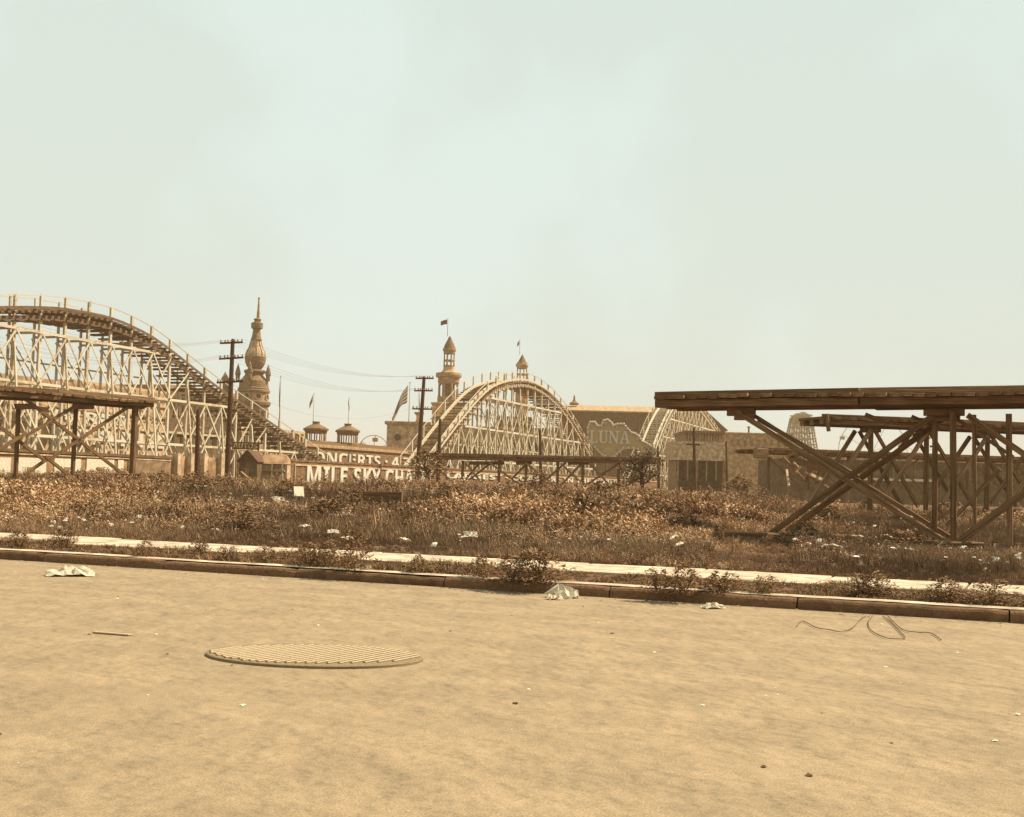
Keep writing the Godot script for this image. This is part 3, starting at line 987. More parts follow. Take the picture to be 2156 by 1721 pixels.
func build_poles():
	var e1 := telegraph_pole("tall telegraph pole with three cross arms before the ornate domed tower", 490, 714, 478, 998, 74, 0.165, [[463, 723, 511, 721], [461, 756, 512, 753], [456, 806, 512, 803]])
	var e2 := telegraph_pole("leaning telegraph pole with three cross arms before the square belfry tower", 893, 793, 878, 1008, 92, 0.17, [[875, 797, 913, 797], [872, 823, 911, 823], [868, 861, 910, 862]])
	telegraph_pole("bare sawn-off post between short trestle and tall telegraph pole", 417, 862, 414, 1000, 62, 0.13, [])
	telegraph_pole("bare post rising through the left end of the long trestle", 927, 882, 922, 1012, 84, 0.14, [])
	telegraph_pole("short pole with one cross arm before the pale billboard wall", 1461, 900, 1463, 1012, 86, 0.12, [[1445, 936, 1474, 937]])
	telegraph_pole("thin bare pole at the right edge of pale billboard wall", 1529, 930, 1531, 1010, 96, 0.09, [])
	telegraph_pole("thin bare pole standing before the far coaster hump's left leg", 1385, 940, 1387, 1016, 80, 0.10, [])
	telegraph_pole("slim brown pole between central coaster hump and scrub tree", 1137, 905, 1139, 1014, 88, 0.12, [])
	var root := thing("telegraph_wires", "thin sagging wires strung between the telegraph poles", "wires")
	for i in [0, 2, 3, 5]:
		wire(e1[i], e2[i], 0.8, root)
		wire(e1[i + 6], e2[i + 6], 1.0, root)
		wire(e1[i], at(-60, 640 + i * 6, 60), 0.9, root)
		wire(e1[i + 6], at(-60, 690 + i * 6, 60), 0.9, root)
	wire(e1[13], e2[13], 1.6, root)

# ---------- towers and buildings ----------
func ornate_tower():
	var z := 190.0
	var u := 0.1502 * z / F
	var c := at(394.9 + 880 * 0.1502, 1000, z)
	c.y = 0.05
	var yy := func(zy: float) -> float: return at(394.9 + 890 * 0.1502, 603 + zy * 0.1502, z).y - 0.05
	var root := thing("ornate_tower", "ornate domed tower with needle spire rising behind the coaster's first drop", "tower", c)
	var L := func(called: String, prof: Array, m: Material, seg := 20, sx := 0.0) -> MeshInstance3D:
		var pr := []
		for p in prof: pr.append([p[0] * u, yy.call(p[1])])
		return put(called, lathe(pr, seg), m, root, Transform3D(Basis(), Vector3(sx * u, 0, 0)))
	L.call("drum", [[212, 2640], [212, 1690]], M.stone)
	L.call("cornice", [[205, 1695], [238, 1665], [244, 1625], [210, 1610]], M.stone, 24)
	L.call("upper_drum", [[206, 1615], [206, 1490]], M.stucco2, 24)
	L.call("cornice", [[206, 1500], [228, 1490], [230, 1462], [214, 1452], [218, 1432], [205, 1420], [170, 1412]], M.stone, 24)
	L.call("attic_drum", [[205, 1424], [200, 1330], [165, 1290], [130, 1250], [125, 1220]], M.stone, 24)
	L.call("ring", [[120, 1222], [148, 1214], [154, 1195], [146, 1178], [100, 1170]], M.stone, 24, 8)
	L.call("bowl", [[88, 1175], [92, 1155], [118, 1120], [138, 1075], [148, 1020], [152, 990], [136, 982]], M.stone, 24, 8)
	L.call("dome", [[136, 985], [134, 950], [118, 905], [92, 860], [76, 800], [66, 760], [60, 742]], M.stone_light, 24, 6)
	L.call("neck", [[80, 752], [72, 735], [58, 670], [50, 600]], M.stone, 16, 10)
	L.call("gallery", [[50, 602], [80, 590], [84, 555], [84, 515], [56, 505]], M.stone, 16, 14)
	L.call("collar", [[44, 510], [46, 480], [56, 468], [50, 456], [26, 446]], M.stone, 16, 18)
	var sp: MeshInstance3D = L.call("spire", [[26, 450], [18, 320], [9, 185], [16, 172], [15, 158], [0, 148]], M.roof_pale, 12, 26)
	# ribs on the dome
	for k in 10:
		var a := TAU * k / 10.0
		var prev := Vector3.ZERO
		var st := start()
		var first := true
		for p in [[137, 980], [136, 950], [120, 905], [94, 860], [78, 800], [67, 755]]:
			var q := Vector3(cos(a) * p[0] * u + 6 * u, yy.call(p[1]), sin(a) * p[0] * u)
			if not first:
				var s := Vector3(-sin(a), 0, cos(a)) * 0.07
				var o := Vector3(cos(a), 0, sin(a)) * 0.09
				quad(st, prev - s, prev + o, q + o, q - s)
				quad(st, prev + o, prev + s, q + s, q + o)
			prev = q
			first = false
		put("rib", done(st), M.stone, root)
	# round windows in the upper drum, small windows below
	for k in 8:
		var a := TAU * k / 8.0 + 0.25
		var d := Vector3(cos(a), 0, sin(a))
		var b := Basis(Vector3(0, 1, 0).cross(d), d, Vector3(0, 1, 0)) * Basis(Vector3(0, 1, 0), 0)
		var wn := put("round_window", lathe([[0.0, 0.06], [0.42, 0.06], [0.42, 0.10], [0.55, 0.10], [0.55, 0.0]], 14), M.stone_light, root, Transform3D(b, d * 205 * u + Vector3(0, yy.call(1550), 0)))
		put("pane", lathe([[0.0, 0.075], [0.40, 0.075]], 14), M.glass, wn)
		for j in 2:
			var a2 := a + j * TAU / 16.0
			var d2 := Vector3(cos(a2), 0, sin(a2))
			var p := c + d2 * 211 * u
			p.y = c.y + yy.call(1790)
			beam(root, "window", p + Vector3(0, -0.5, 0), p + Vector3(0, 0.5, 0), 0.5, 0.12, M.glass, d2)
			p.y = c.y + yy.call(2020)
			beam(root, "window", p + Vector3(0, -0.5, 0), p + Vector3(0, 0.5, 0), 0.4, 0.12, M.glass, d2)
	# corner pinnacles
	for q in [[205, 60, 0], [-220, 60, 0], [-20, 250, 20], [-20, -230, 0]]:
		var pr := []
		for p in [[30, 1330], [30, 1265], [40, 1240], [38, 1215], [18, 1140], [0, 1085]]: pr.append([p[0] * u, yy.call(p[1] - q[2])])
		put("pinnacle", lathe(pr, 12), M.stone, root, Transform3D(Basis(), Vector3(q[0] * u, 0, q[1] * u * 0.8)))
	# small roofed turret standing to the left
	var t := at(394.9 + 470 * 0.1502, 1000, z)
	var tt := thing("turret", "small peaked turret roof beside the ornate domed tower", "turret", Vector3(t.x, 0.05, t.z))
	put("wall", lathe([[55 * u, 0.0], [55 * u, yy.call(1325)]], 8, false), M.stone, tt)
	put("roof", lathe([[84 * u, yy.call(1345)], [78 * u, yy.call(1315)], [6 * u, yy.call(1212)], [0, yy.call(1200)]], 4, false, 0.5), M.roof, tt)
func belfry_tower():
	var z := 195.0
	var u := 0.1502 * z / F
	var c := at(825.7 + 752 * 0.1502, 1010, z)
	c.y = 0.05
	var yy := func(zy: float) -> float: return at(940, 646.2 + zy * 0.1502, z).y - 0.05
	var root := thing("belfry_tower", "tall pale belfry tower with open lantern, conical roof and flag", "tower", c)
	var L := func(called: String, prof: Array, m: Material, seg := 16, sm := true) -> MeshInstance3D:
		var pr := []
		for p in prof: pr.append([p[0] * u, yy.call(p[1])])
		return put(called, lathe(pr, seg, sm, PI / 4 if seg == 4 else 0.0), m, root)
	L.call("base", [[295, 2400], [295, 1395]], M.stucco, 4, false)
	L.call("cornice", [[290, 1402], [315, 1385], [318, 1360], [240, 1350]], M.stucco2, 4, false)
	L.call("plinth", [[152, 1355], [152, 1270], [145, 1262]], M.stucco2, 16)
	L.call("core", [[88, 1270], [88, 1040]], M.stone, 16)
	L.call("entablature", [[150, 1062], [152, 1000], [178, 990], [184, 965], [180, 932], [110, 925]], M.roof_pale, 16)
	L.call("flare", [[130, 930], [95, 905], [80, 880], [78, 835], [84, 828], [70, 822]], M.roof_pale, 16)
	L.call("lantern_rail", [[80, 765], [80, 745]], M.stucco2, 8)
	L.call("lantern_band", [[80, 660], [82, 625], [94, 618], [96, 595], [88, 588]], M.roof_pale, 8)
	L.call("roof", [[90, 592], [78, 560], [62, 520], [36, 470], [16, 425], [0, 405]], M.roof, 16)
	for k in 8:
		var a := TAU * (k + 0.5) / 8
		var d := Vector3(cos(a), 0, sin(a))
		for q in [[138, 1262, 1062, 0.16, "column"], [74, 824, 656, 0.10, "lantern_post"]]:
			put(q[4], lathe([[q[3] * 1.3, yy.call(q[1])], [q[3] * 1.3, yy.call(q[1]) + 0.12], [q[3], yy.call(q[1]) + 0.16], [q[3] * 0.85, yy.call(q[2]) - 0.18], [q[3] * 1.35, yy.call(q[2]) - 0.1], [q[3] * 1.35, yy.call(q[2])]], 8), M.stucco2, root, Transform3D(Basis(), d * q[0] * u))
		# arch heads between the columns
		var st := start()
		var a2 := TAU * (k + 1.0) / 8
		var d2 := Vector3(cos(a2), 0, sin(a2))
		var s2 := Vector3(-sin(a2), 0, cos(a2))
		var half := 138 * u * sin(PI / 8)
		var prev := Vector2.ZERO
		for i in 9:
			var f := PI * i / 8.0
			var q2 := Vector2(cos(f) * half * 0.8, yy.call(1120) + sin(f) * 0.42)
			if i > 0:
				for pp in [0.0, 0.12]:
					var o: Vector3 = d2 * (132 * u - pp)
					quad(st, o + s2 * prev.x + Vector3(0, prev.y, 0), o + s2 * q2.x + Vector3(0, q2.y, 0), o + s2 * q2.x + Vector3(0, yy.call(1060), 0), o + s2 * prev.x + Vector3(0, yy.call(1060), 0))
			prev = q2
		put("arch", done(st), M.stucco, root)
	var pl := facing(z - 295 * u * 0.7071)
	var win := block(root, "arched_window", pl, 914, 926, 878, 895, 0.2, M.glass, 0.03)
	block(root, "window_sill", pl, 912, 928, 895, 897, 0.3, M.stucco2, 0.12)
	block(root, "string_course", pl, 906, 968, 882, 884, 0.3, M.stucco2, 0.06)
	flagpole("slender flagpole on the belfry tower's conical roof with square flag", 942, 671, 708, z, 0.05, [941.5, 673, 941.5, 683, 928, 674], M.cloth_dark)
func lantern_tower():
	var z := 205.0
	var u := 0.1502 * z / F
	var c := at(825.7 + 1783 * 0.1502, 1010, z)
	c.y = 0.05
	var yy := func(zy: float) -> float: return at(1093, 646.2 + zy * 0.1502, z).y - 0.05
	var root := thing("lantern_tower", "slim open lantern tower with pointed roof peeping over the coaster hump", "tower", c)
	var L := func(called: String, prof: Array, m: Material, seg := 8, sm := false) -> MeshInstance3D:
		var pr := []
		for p in prof: pr.append([p[0] * u, yy.call(p[1])])
		return put(called, lathe(pr, seg, sm), m, root)
	L.call("shaft", [[84, 2400], [84, 1120]], M.stucco2)
	L.call("floor_band", [[84, 1125], [92, 1110], [92, 1070], [60, 1065]], M.roof_pale)
	L.call("lantern_band", [[70, 870], [78, 845], [88, 835], [90, 810], [80, 800]], M.roof_pale)
	L.call("rail", [[74, 960], [74, 940]], M.roof_pale)
	L.call("roof", [[84, 803], [58, 770], [26, 710], [10, 680], [0, 662]], M.roof)
	for k in 8:
		var a := TAU * (k + 0.5) / 8
		var d := Vector3(cos(a), 0, sin(a)) * 70 * u
		put("post", lathe([[0.11, yy.call(1070)], [0.09, yy.call(870)]], 6), M.roof_pale, root, Transform3D(Basis(), d))
	flagpole("short flagpole with tiny drooping flag above the coaster hump", 1094, 716, 746, z, 0.04, [1093.5, 717, 1093.5, 726, 1089, 721], M.cloth)
func pavilion(label: String, cx: float, cy: float, sc: float, z: float):
	var u := 0.1502 * z / F * sc
	var c := at(cx, cy, z)     # cy: foot of the pavilion
	var root := thing("roof_pavilion", label, "pavilion", c, "columned pavilions on the long roof")
	var h := func(zy: float) -> float: return (885.0 - zy) * u
	put("base", lathe([[170 * u, -1.5], [170 * u, h.call(835)], [162 * u, h.call(828)]], 12, false), M.stone, root)
	put("entablature", lathe([[150 * u, h.call(718)], [158 * u, h.call(700)], [160 * u, h.call(682)], [178 * u, h.call(676)], [180 * u, h.call(652)], [165 * u, h.call(646)]], 12, false), M.roof, root)
	put("roof", lathe([[172 * u, h.call(648)], [120 * u, h.call(618)], [62 * u, h.call(592)], [50 * u, h.call(588)]], 12, false), M.roof, root)
	put("cap", lathe([[52 * u, h.call(592)], [50 * u, h.call(565)], [58 * u, h.call(560)], [54 * u, h.call(552)], [0, h.call(548)]], 12, false), M.roof, root)
	for k in 12:
		var a := TAU * (k + 0.5) / 12
		put("column", lathe([[14 * u, h.call(832)], [10 * u, h.call(820)], [9 * u, h.call(725)], [14 * u, h.call(716)]], 8), M.stucco, root, Transform3D(Basis(), Vector3(cos(a), 0, sin(a)) * 142 * u))
func build_buildings():
	ornate_tower()
	belfry_tower()
	lantern_tower()
	# facade behind the first drop, with painted lettering
	var fa := street_line(74.0)
	var g := thing("show_building", "long pale show building with huge lettering behind the first coaster drop", "building", Vector3(-40, 0, -100))
	block(g, "wall", fa, -40, 150, 806, null, 6.0, M.stucco)
	block(g, "wall", fa, 150, 352, 812, null, 6.0, M.stucco)
	block(g, "parapet", fa, -40, 352, 806, 815, 6.4, M.stucco2, 0.12)
	block(g, "wall", fa, 352, 500, 822, null, 7.0, M.brown_wall)
	block(g, "parapet", fa, 352, 500, 820, 828, 7.3, M.brown_light, 0.12)
	block(g, "string_course", fa, -40, 352, 860, 864, 0.4, M.stucco2, 0.2)
	block(g, "string_course", fa, -40, 500, 898, 903, 0.4, M.white3, 0.2)
	block(g, "string_course", fa, -40, 352, 836, 839, 0.4, M.stucco2, 0.15)
	text_on(g, "TURES", fa, 96, 262, 868, 892, M.letter, 0.12)
	text_on(g, "ESANZ", fa, 96, 345, 908, 938, M.letter, 0.12)
	for i in 7:
		var wx := 365.0 + i * 18.0
		block(g, "window", fa, wx, wx + 10, 838, 872, 0.3, M.glass, 0.06)
		block(g, "sill", fa, wx - 1, wx + 11, 872, 875, 0.4, M.brown_light, 0.14)
	for i in 8:
		var wx := 362.0 + i * 17.0
		block(g, "window", fa, wx, wx + 8, 912, 940, 0.3, M.glass, 0.06)
	# dark panelled hall between facade and domed tower
	var f2 := street_line(73.0)
	var h := thing("park_hall", "tan lattice-fronted hall at the foot of the ornate domed tower", "building", Vector3(-25, 0, -125))
	block(h, "wall", f2, 503, 640, 905, null, 8.0, M.stucco2)
	block(h, "cornice", f2, 503, 640, 903, 909, 8.3, M.stone_light, 0.15)
	for i in 11:
		var wx := 506.0 + i * 12.0
		block(h, "pilaster", f2, wx, wx + 3, 910, 990, 0.3, M.stone_light, 0.15)
		block(h, "window", f2, wx + 4.5, wx + 10, 918, 932, 0.3, M.glass, 0.05)
	# long dark-roofed building with the CONCERTS sign
	var fc := street_line(72.0)
	var cb := thing("concert_hall", "long low brown concert hall with white lettering along its roof edge", "building", Vector3(-10, 0, -150))
	block(cb, "wall", fc, 642, 905, 948, null, 9.0, M.fence2)
	block(cb, "eaves", fc, 642, 905, 944, 950, 9.4, M.stucco2, 0.2)
	for i in 6: block(cb, "roof_step", fc, 642, 905 - i * 6, 944 - i * 2.4, 945, 8.6 - i, M.roof, -i * 0.6)
	block(cb, "signboard", fc, 655, 892, 957, 990, 0.15, M.fence, 0.15)
	text_on(cb, "CONCERTS \u00b7 4.30 \u00b7", fc, 630, 886, 958, 981, M.letter, 0.24)
	pavilion("columned roof pavilion with conical roof beneath the faint triangular pennant", 663.8, 938, 1.0, 147.0)
	pavilion("columned roof pavilion with conical roof next to the round-windowed pale building", 731, 941, 0.97, 153.0)
	flagpole("flagpole with triangular pennant above the first roof pavilion", 659, 829, 888, 147, 0.035, [659, 831, 658, 846, 652, 845], M.cloth)
	flagpole("flagpole with furled flag above the second roof pavilion", 733, 838, 894, 153, 0.035, [733, 841, 733, 853, 735.5, 852], M.cloth_dark)
	flagpole("flagpole with dark furled flag at the foot of the ornate domed tower", 587, 793, 905, 135, 0.05, [588, 800, 587, 850, 590, 842], M.cloth_dark)
	var stripes := Image.create(128, 128, false, Image.FORMAT_RGB8)
	for y in 128:
		for x in 128:
			var dark := int(y / 128.0 * 9.0) % 2 == 0
			var col := Color(0.30, 0.17, 0.08) if dark else Color(0.72, 0.66, 0.52)
			if x > 72 and y > 30: col = Color(0.62, 0.58, 0.5) if ((x / 6 + y / 6) % 3 == 0 and x % 6 < 2 and y % 6 < 2) else Color(0.2, 0.11, 0.05)
			stripes.set_pixel(x, y, col.linear_to_srgb())
	var fm := mat(1, 1, 1, 0.9)
	fm.albedo_texture = ImageTexture.create_from_image(stripes)
	fm.cull_mode = BaseMaterial3D.CULL_DISABLED
	flagpole("flagpole flying a large slack striped flag before the pale building", 860, 806, 905, 150, 0.05, [859, 811, 857, 848, 828, 838], fm, "large slack striped flag hanging diagonally")
	# round-windowed pale building and its wings
	var z := 188.0
	var pl := facing(z)
	var rb := thing("pale_building", "pale flat-roofed building with a round window beside the belfry tower", "building", at(860, 1010, z) * Vector3(1, 0, 1))
	block(rb, "wall", pl, 813, 905, 893, null, 12.0, M.stucco)
	block(rb, "cornice", pl, 810, 907, 888, 894, 12.4, M.stucco2, 0.25)
	block(rb, "wall", pl, 905, 1192, 902, null, 14.0, M.stucco2, -0.5)
	block(rb, "cornice", pl, 905, 1192, 899, 903, 14.4, M.roof_pale, -0.3)
	block(rb, "wall", pl, 1040, 1120, 878, null, 9.0, M.brown_wall, -2.0)
	block(rb, "parapet", pl, 1040, 1120, 876, 880, 9.4, M.brown_light, -1.8)
	var rw := put("round_window", lathe([[0.0, 0.05], [0.52, 0.05], [0.52, 0.12], [0.62, 0.12], [0.62, 0.0]], 18), M.stucco2, rb, Transform3D(Basis(Vector3(1, 0, 0), PI / 2), at(837, 921, z) - rb.position))
	put("pane", lathe([[0.0, 0.08], [0.5, 0.08]], 18), M.glass, rw)
	for i in 24:
		var wx := 912.0 + i * 11.6
		block(rb, "pilaster", pl, wx, wx + 3, 925, 1000, 0.3, M.stone_light, -0.3)
		block(rb, "window", pl, wx + 4.5, wx + 9.5, 932, 958, 0.3, M.glass, -0.46)
	var ch := at(882, 888, z + 3)
	var cm := thing("chimney_urn", "pale square chimney with flared cap on the pale flat-roofed building", "chimney", ch)
	put("stack", lathe([[0.85, -0.3], [0.62, 0.2], [0.55, 0.7], [0.62, 1.0], [0.95, 1.15], [0.95, 1.3], [0.0, 1.3]], 4, false, PI / 4), M.stucco, cm)
	put("cap", lathe([[1.0, 1.28], [1.0, 1.42], [0.0, 1.45]], 4, false, PI / 4), M.roof, cm)
	flagpole("thin pole with dark spike pennant on the square chimney", 881.5, 822, 870, z + 3, 0.04, [881.5, 824, 881.5, 848, 884, 846], M.cloth_dark)
	# great dark barn
	var zb := 262.0
	var bp := facing(zb)
	var bn := thing("exhibition_hall", "great dark exhibition hall with pale ridge roof behind the ornamental sign", "building", at(1330, 1010, zb) * Vector3(1, 0, 1))
	block(bn, "wall", bp, 1188, 1484, 868, null, 22.0, M.dark)
	block(bn, "fascia", bp, 1186, 1486, 867, 870, 22.4, M.roof_pale, 0.3)
	# sloping roof strip
	var st := start()
	var A := on(1186, 868, bp) + Vector3(0, 0, 0.35)
	var B := on(1486, 868, bp) + Vector3(0, 0, 0.35)
	A.y = (A.y + B.y) * 0.5; B.y = A.y
	var rise := 1.75
	var C := B + Vector3(-0.5, rise, -9.0)
	var D := A + Vector3(0, rise, -9.0)
	quad(st, A, B, C, D)
	quad(st, B, B + Vector3(0, 0, -22), C + Vector3(0, 0, -5), C)
	quad(st, B + Vector3(0, 0, -22), A + Vector3(0, 0, -22), D + Vector3(0, 0, -5), C + Vector3(0, 0, -5))
	quad(st, D, C, C + Vector3(0, 0, -5), D + Vector3(0, 0, -5))
	quad(st, A + Vector3(0, 0, -22), A, D, D + Vector3(0, 0, -5))
	put("roof", done(st), M.roof_pale, bn, Transform3D(Basis(), -bn.position))
	# lean-to wing at its right end
	st = start()
	var w0 := on(1484, 866, bp)
	var w1 := on(1527, 905, bp)
	var fl := Vector3(0, 0, -16)
	var lo := Vector3(w1.x, 0, w1.z)
	var lo0 := Vector3(w0.x, 0, w0.z)
	quad(st, lo0, lo, w1, w0)
	quad(st, lo, lo + fl, w1 + fl, w1)
	quad(st, lo + fl, lo0 + fl, w0 + fl, w1 + fl)
	put("lean_to_wall", done(st), M.brown_wall, bn, Transform3D(Basis(), -bn.position + Vector3(0.02, 0, -0.3)))
	beam(bn, "lean_to_roof", w0 + Vector3(0.1, 0.12, -8.2), w1 + Vector3(0.5, -0.25, -8.2), 16.8, 0.25, M.roof)
	for i in 9:
		var wx := 1240.0 + i * 26.0
		block(bn, "pilaster", bp, wx, wx + 2.0, 872, 985, 0.5, M.brown_wall, 0.25)
	var fp := at(1209, 851, zb + 6)
	var fi := thing("roof_finial", "small knobbed finial on the ridge of the great dark hall", "finial", fp)
	put("knob", lathe([[0.95, -0.2], [1.05, 0.15], [0.8, 0.35], [0.45, 0.55], [0.3, 0.8], [0.18, 1.3], [0.22, 1.5], [0.06, 1.9], [0.0, 2.2]], 12), M.roof, fi)
	# ornamental sign with LUNA on a scrolled board
	ornamental_sign()
	# pale billboard wall and its neighbours
	var zc := 150.0
	var cp := facing(zc)
	var sh := thing("stadium_shed", "low shed with pale billboard wall above a dark open front", "building", at(1475, 1010, zc) * Vector3(1, 0, 1))
	block(sh, "roof", cp, 1440, 1526, 908, 914, 9.5, M.roof, 0.4)
	block(sh, "clerestory", cp, 1442, 1524, 914, 930, 9.0, M.brown_light)
	for i in 14: block(sh, "mullion", cp, 1443 + i * 6.0, 1444.5 + i * 6.0, 914, 929, 0.25, M.stone_light, 0.12)
	block(sh, "billboard", cp, 1418, 1530, 930, 970, 8.0, M.stone_light, 0.35)
	var ca := on(1424, 990, cp)
	var cz := on(1528, 990, cp)
	var cy := on(1476, 970, cp).y
	beam(sh, "back_wall", Vector3(ca.x, cy * 0.5, -zc - 7.6), Vector3(cz.x, cy * 0.5, -zc - 7.6), 0.3, cy, M.brown_light)
	for x in [ca.x + 0.15, cz.x - 0.15]: beam(sh, "side_wall", Vector3(x, cy * 0.5, -zc - 0.3), Vector3(x, cy * 0.5, -zc - 7.4), 0.3, cy, M.brown_light)
	for i in 6: block(sh, "post", cp, 1426 + i * 20.0, 1428.5 + i * 20.0, 970, 1012, 0.3, M.brown_light, 0.3)
	var zd := 185.0
	var dp := facing(zd)
	var fb := thing("flat_building", "plain tan flat-roofed building beyond the pale billboard shed", "building", at(1600, 1010, zd) * Vector3(1, 0, 1))
	block(fb, "wall", dp, 1528, 1668, 914, null, 12.0, M.stucco2)
	block(fb, "coping", dp, 1526, 1670, 912, 915, 12.4, M.stucco, 0.2)
	for i in 9: block(fb, "window", dp, 1538 + i * 14.0, 1544 + i * 14.0, 926, 940, 0.3, M.stone, 0.05)
	var pst := at(1582, 914, zd)
	var vs := thing("roof_vent", "small vent stack on the tan flat-roofed building", "vent", Vector3(pst.x, pst.y - 0.1, pst.z - 2))
	put("stack", lathe([[0.16, -0.2], [0.14, 1.1], [0.25, 1.15], [0.25, 1.3], [0.0, 1.35]], 8), M.roof, vs)
	# low sheds closing the right background
	var ze := 120.0
	var ep := facing(ze)
	var lb := thing("long_shed", "long low dark shed with pale cornice line behind the far trestle", "building", at(1900, 1030, ze) * Vector3(1, 0, 1))
	block(lb, "wall", ep, 1640, 2260, 972, null, 10.0, M.brown_wall)
	block(lb, "cornice", ep, 1640, 2260, 967, 973, 10.3, M.stucco2, 0.15)
	block(lb, "white_rail", ep, 1780, 1970, 1008, 1013, 0.2, M.white, 0.6)
	for i in 26: block(lb, "panel_strip", ep, 1650 + i * 23.0, 1652 + i * 23.0, 975, 1020, 0.2, M.stone, 0.08)
func ornamental_sign():
	var z := 175.0
	var pl := facing(z)
	var c := at(1290, 1010, z)
	var root := thing("ornamental_sign", "scrolled ornamental sign with big pale letters before the great dark hall", "sign", Vector3(c.x, 0.05, c.z))
	# outline of the board, in pixels
	var ol := [[1238, 900], [1243, 889], [1252, 889], [1258, 897], [1266, 897], [1271, 886], [1279, 884], [1287, 890], [1291, 897], [1300, 893], [1313, 893], [1321, 903], [1329, 911], [1338, 914], [1346, 920], [1352, 930], [1362, 934], [1371, 940], [1382, 946], [1381, 955], [1370, 955], [1352, 950], [1334, 944], [1312, 944], [1304, 952], [1294, 962], [1281, 964], [1268, 958], [1258, 948], [1246, 936], [1238, 922]]
	var poly := PackedVector2Array()
	for p in ol:
		var w := on(p[0], p[1], pl)
		poly.append(Vector2(w.x, w.y))
	var tris := Geometry2D.triangulate_polygon(poly)
	var st := start()
	var off := Vector3(0, 0, 0) - root.position
	for i in range(0, tris.size(), 3):
		var a := poly[tris[i]]
		var b := poly[tris[i + 1]]
		var d := poly[tris[i + 2]]
		tri(st, Vector3(a.x, a.y, -z), Vector3(b.x, b.y, -z), Vector3(d.x, d.y, -z))
		tri(st, Vector3(a.x, a.y, -z - 0.4), Vector3(d.x, d.y, -z - 0.4), Vector3(b.x, b.y, -z - 0.4))
	for i in poly.size():
		var a := poly[i]
		var b := poly[(i + 1) % poly.size()]
		quad(st, Vector3(a.x, a.y, -z), Vector3(b.x, b.y, -z), Vector3(b.x, b.y, -z - 0.4), Vector3(a.x, a.y, -z - 0.4))
	put("board", done(st), M.ornament, root, Transform3D(Basis(), off))
	text_on(root, "LUNA", pl, 1240, 1326, 907, 934, M.letter, 0.12, true)
	for q in [[1245, 895, 0.30], [1275, 892, 0.36], [1300, 900, 0.30], [1342, 924, 0.36], [1360, 940, 0.34], [1280, 952, 0.55], [1264, 942, 0.34], [1300, 944, 0.34], [1375, 950, 0.26]]:
		var p := on(q[0], q[1], pl) - root.position
		put("rosette", lathe([[0.0, 0.16], [q[2] * 0.4, 0.14], [q[2] * 0.5, 0.06], [q[2] * 0.85, 0.12], [q[2], 0.0]], 12), M.stone_light, root, Transform3D(Basis(Vector3(1, 0, 0), PI / 2), p))
	for i in poly.size():
		var pa := poly[i]
		var pb := poly[(i + 1) % poly.size()]
		beam(root, "moulding", Vector3(pa.x, pa.y, -z + 0.05), Vector3(pb.x, pb.y, -z + 0.05), 0.22, 0.26, M.stone_light)
		for k in 2: put("bead", lathe([[0.0, 0.2], [0.13, 0.15], [0.18, 0.04], [0.16, 0.0]], 8), M.letter, root, Transform3D(Basis(Vector3(1, 0, 0), PI / 2), Vector3(lerpf(pa.x, pb.x, k * 0.5), lerpf(pa.y, pb.y, k * 0.5), -z + 0.12) - root.position))
	for x in [1252.0, 1278.0, 1306.0, 1340.0, 1370.0]:
		var t := on(x, 940, pl)
		beam(root, "leg", Vector3(t.x, 0.05, -z - 0.6), Vector3(t.x, t.y, -z - 0.6), 0.25, 0.25, M.brown_wall)
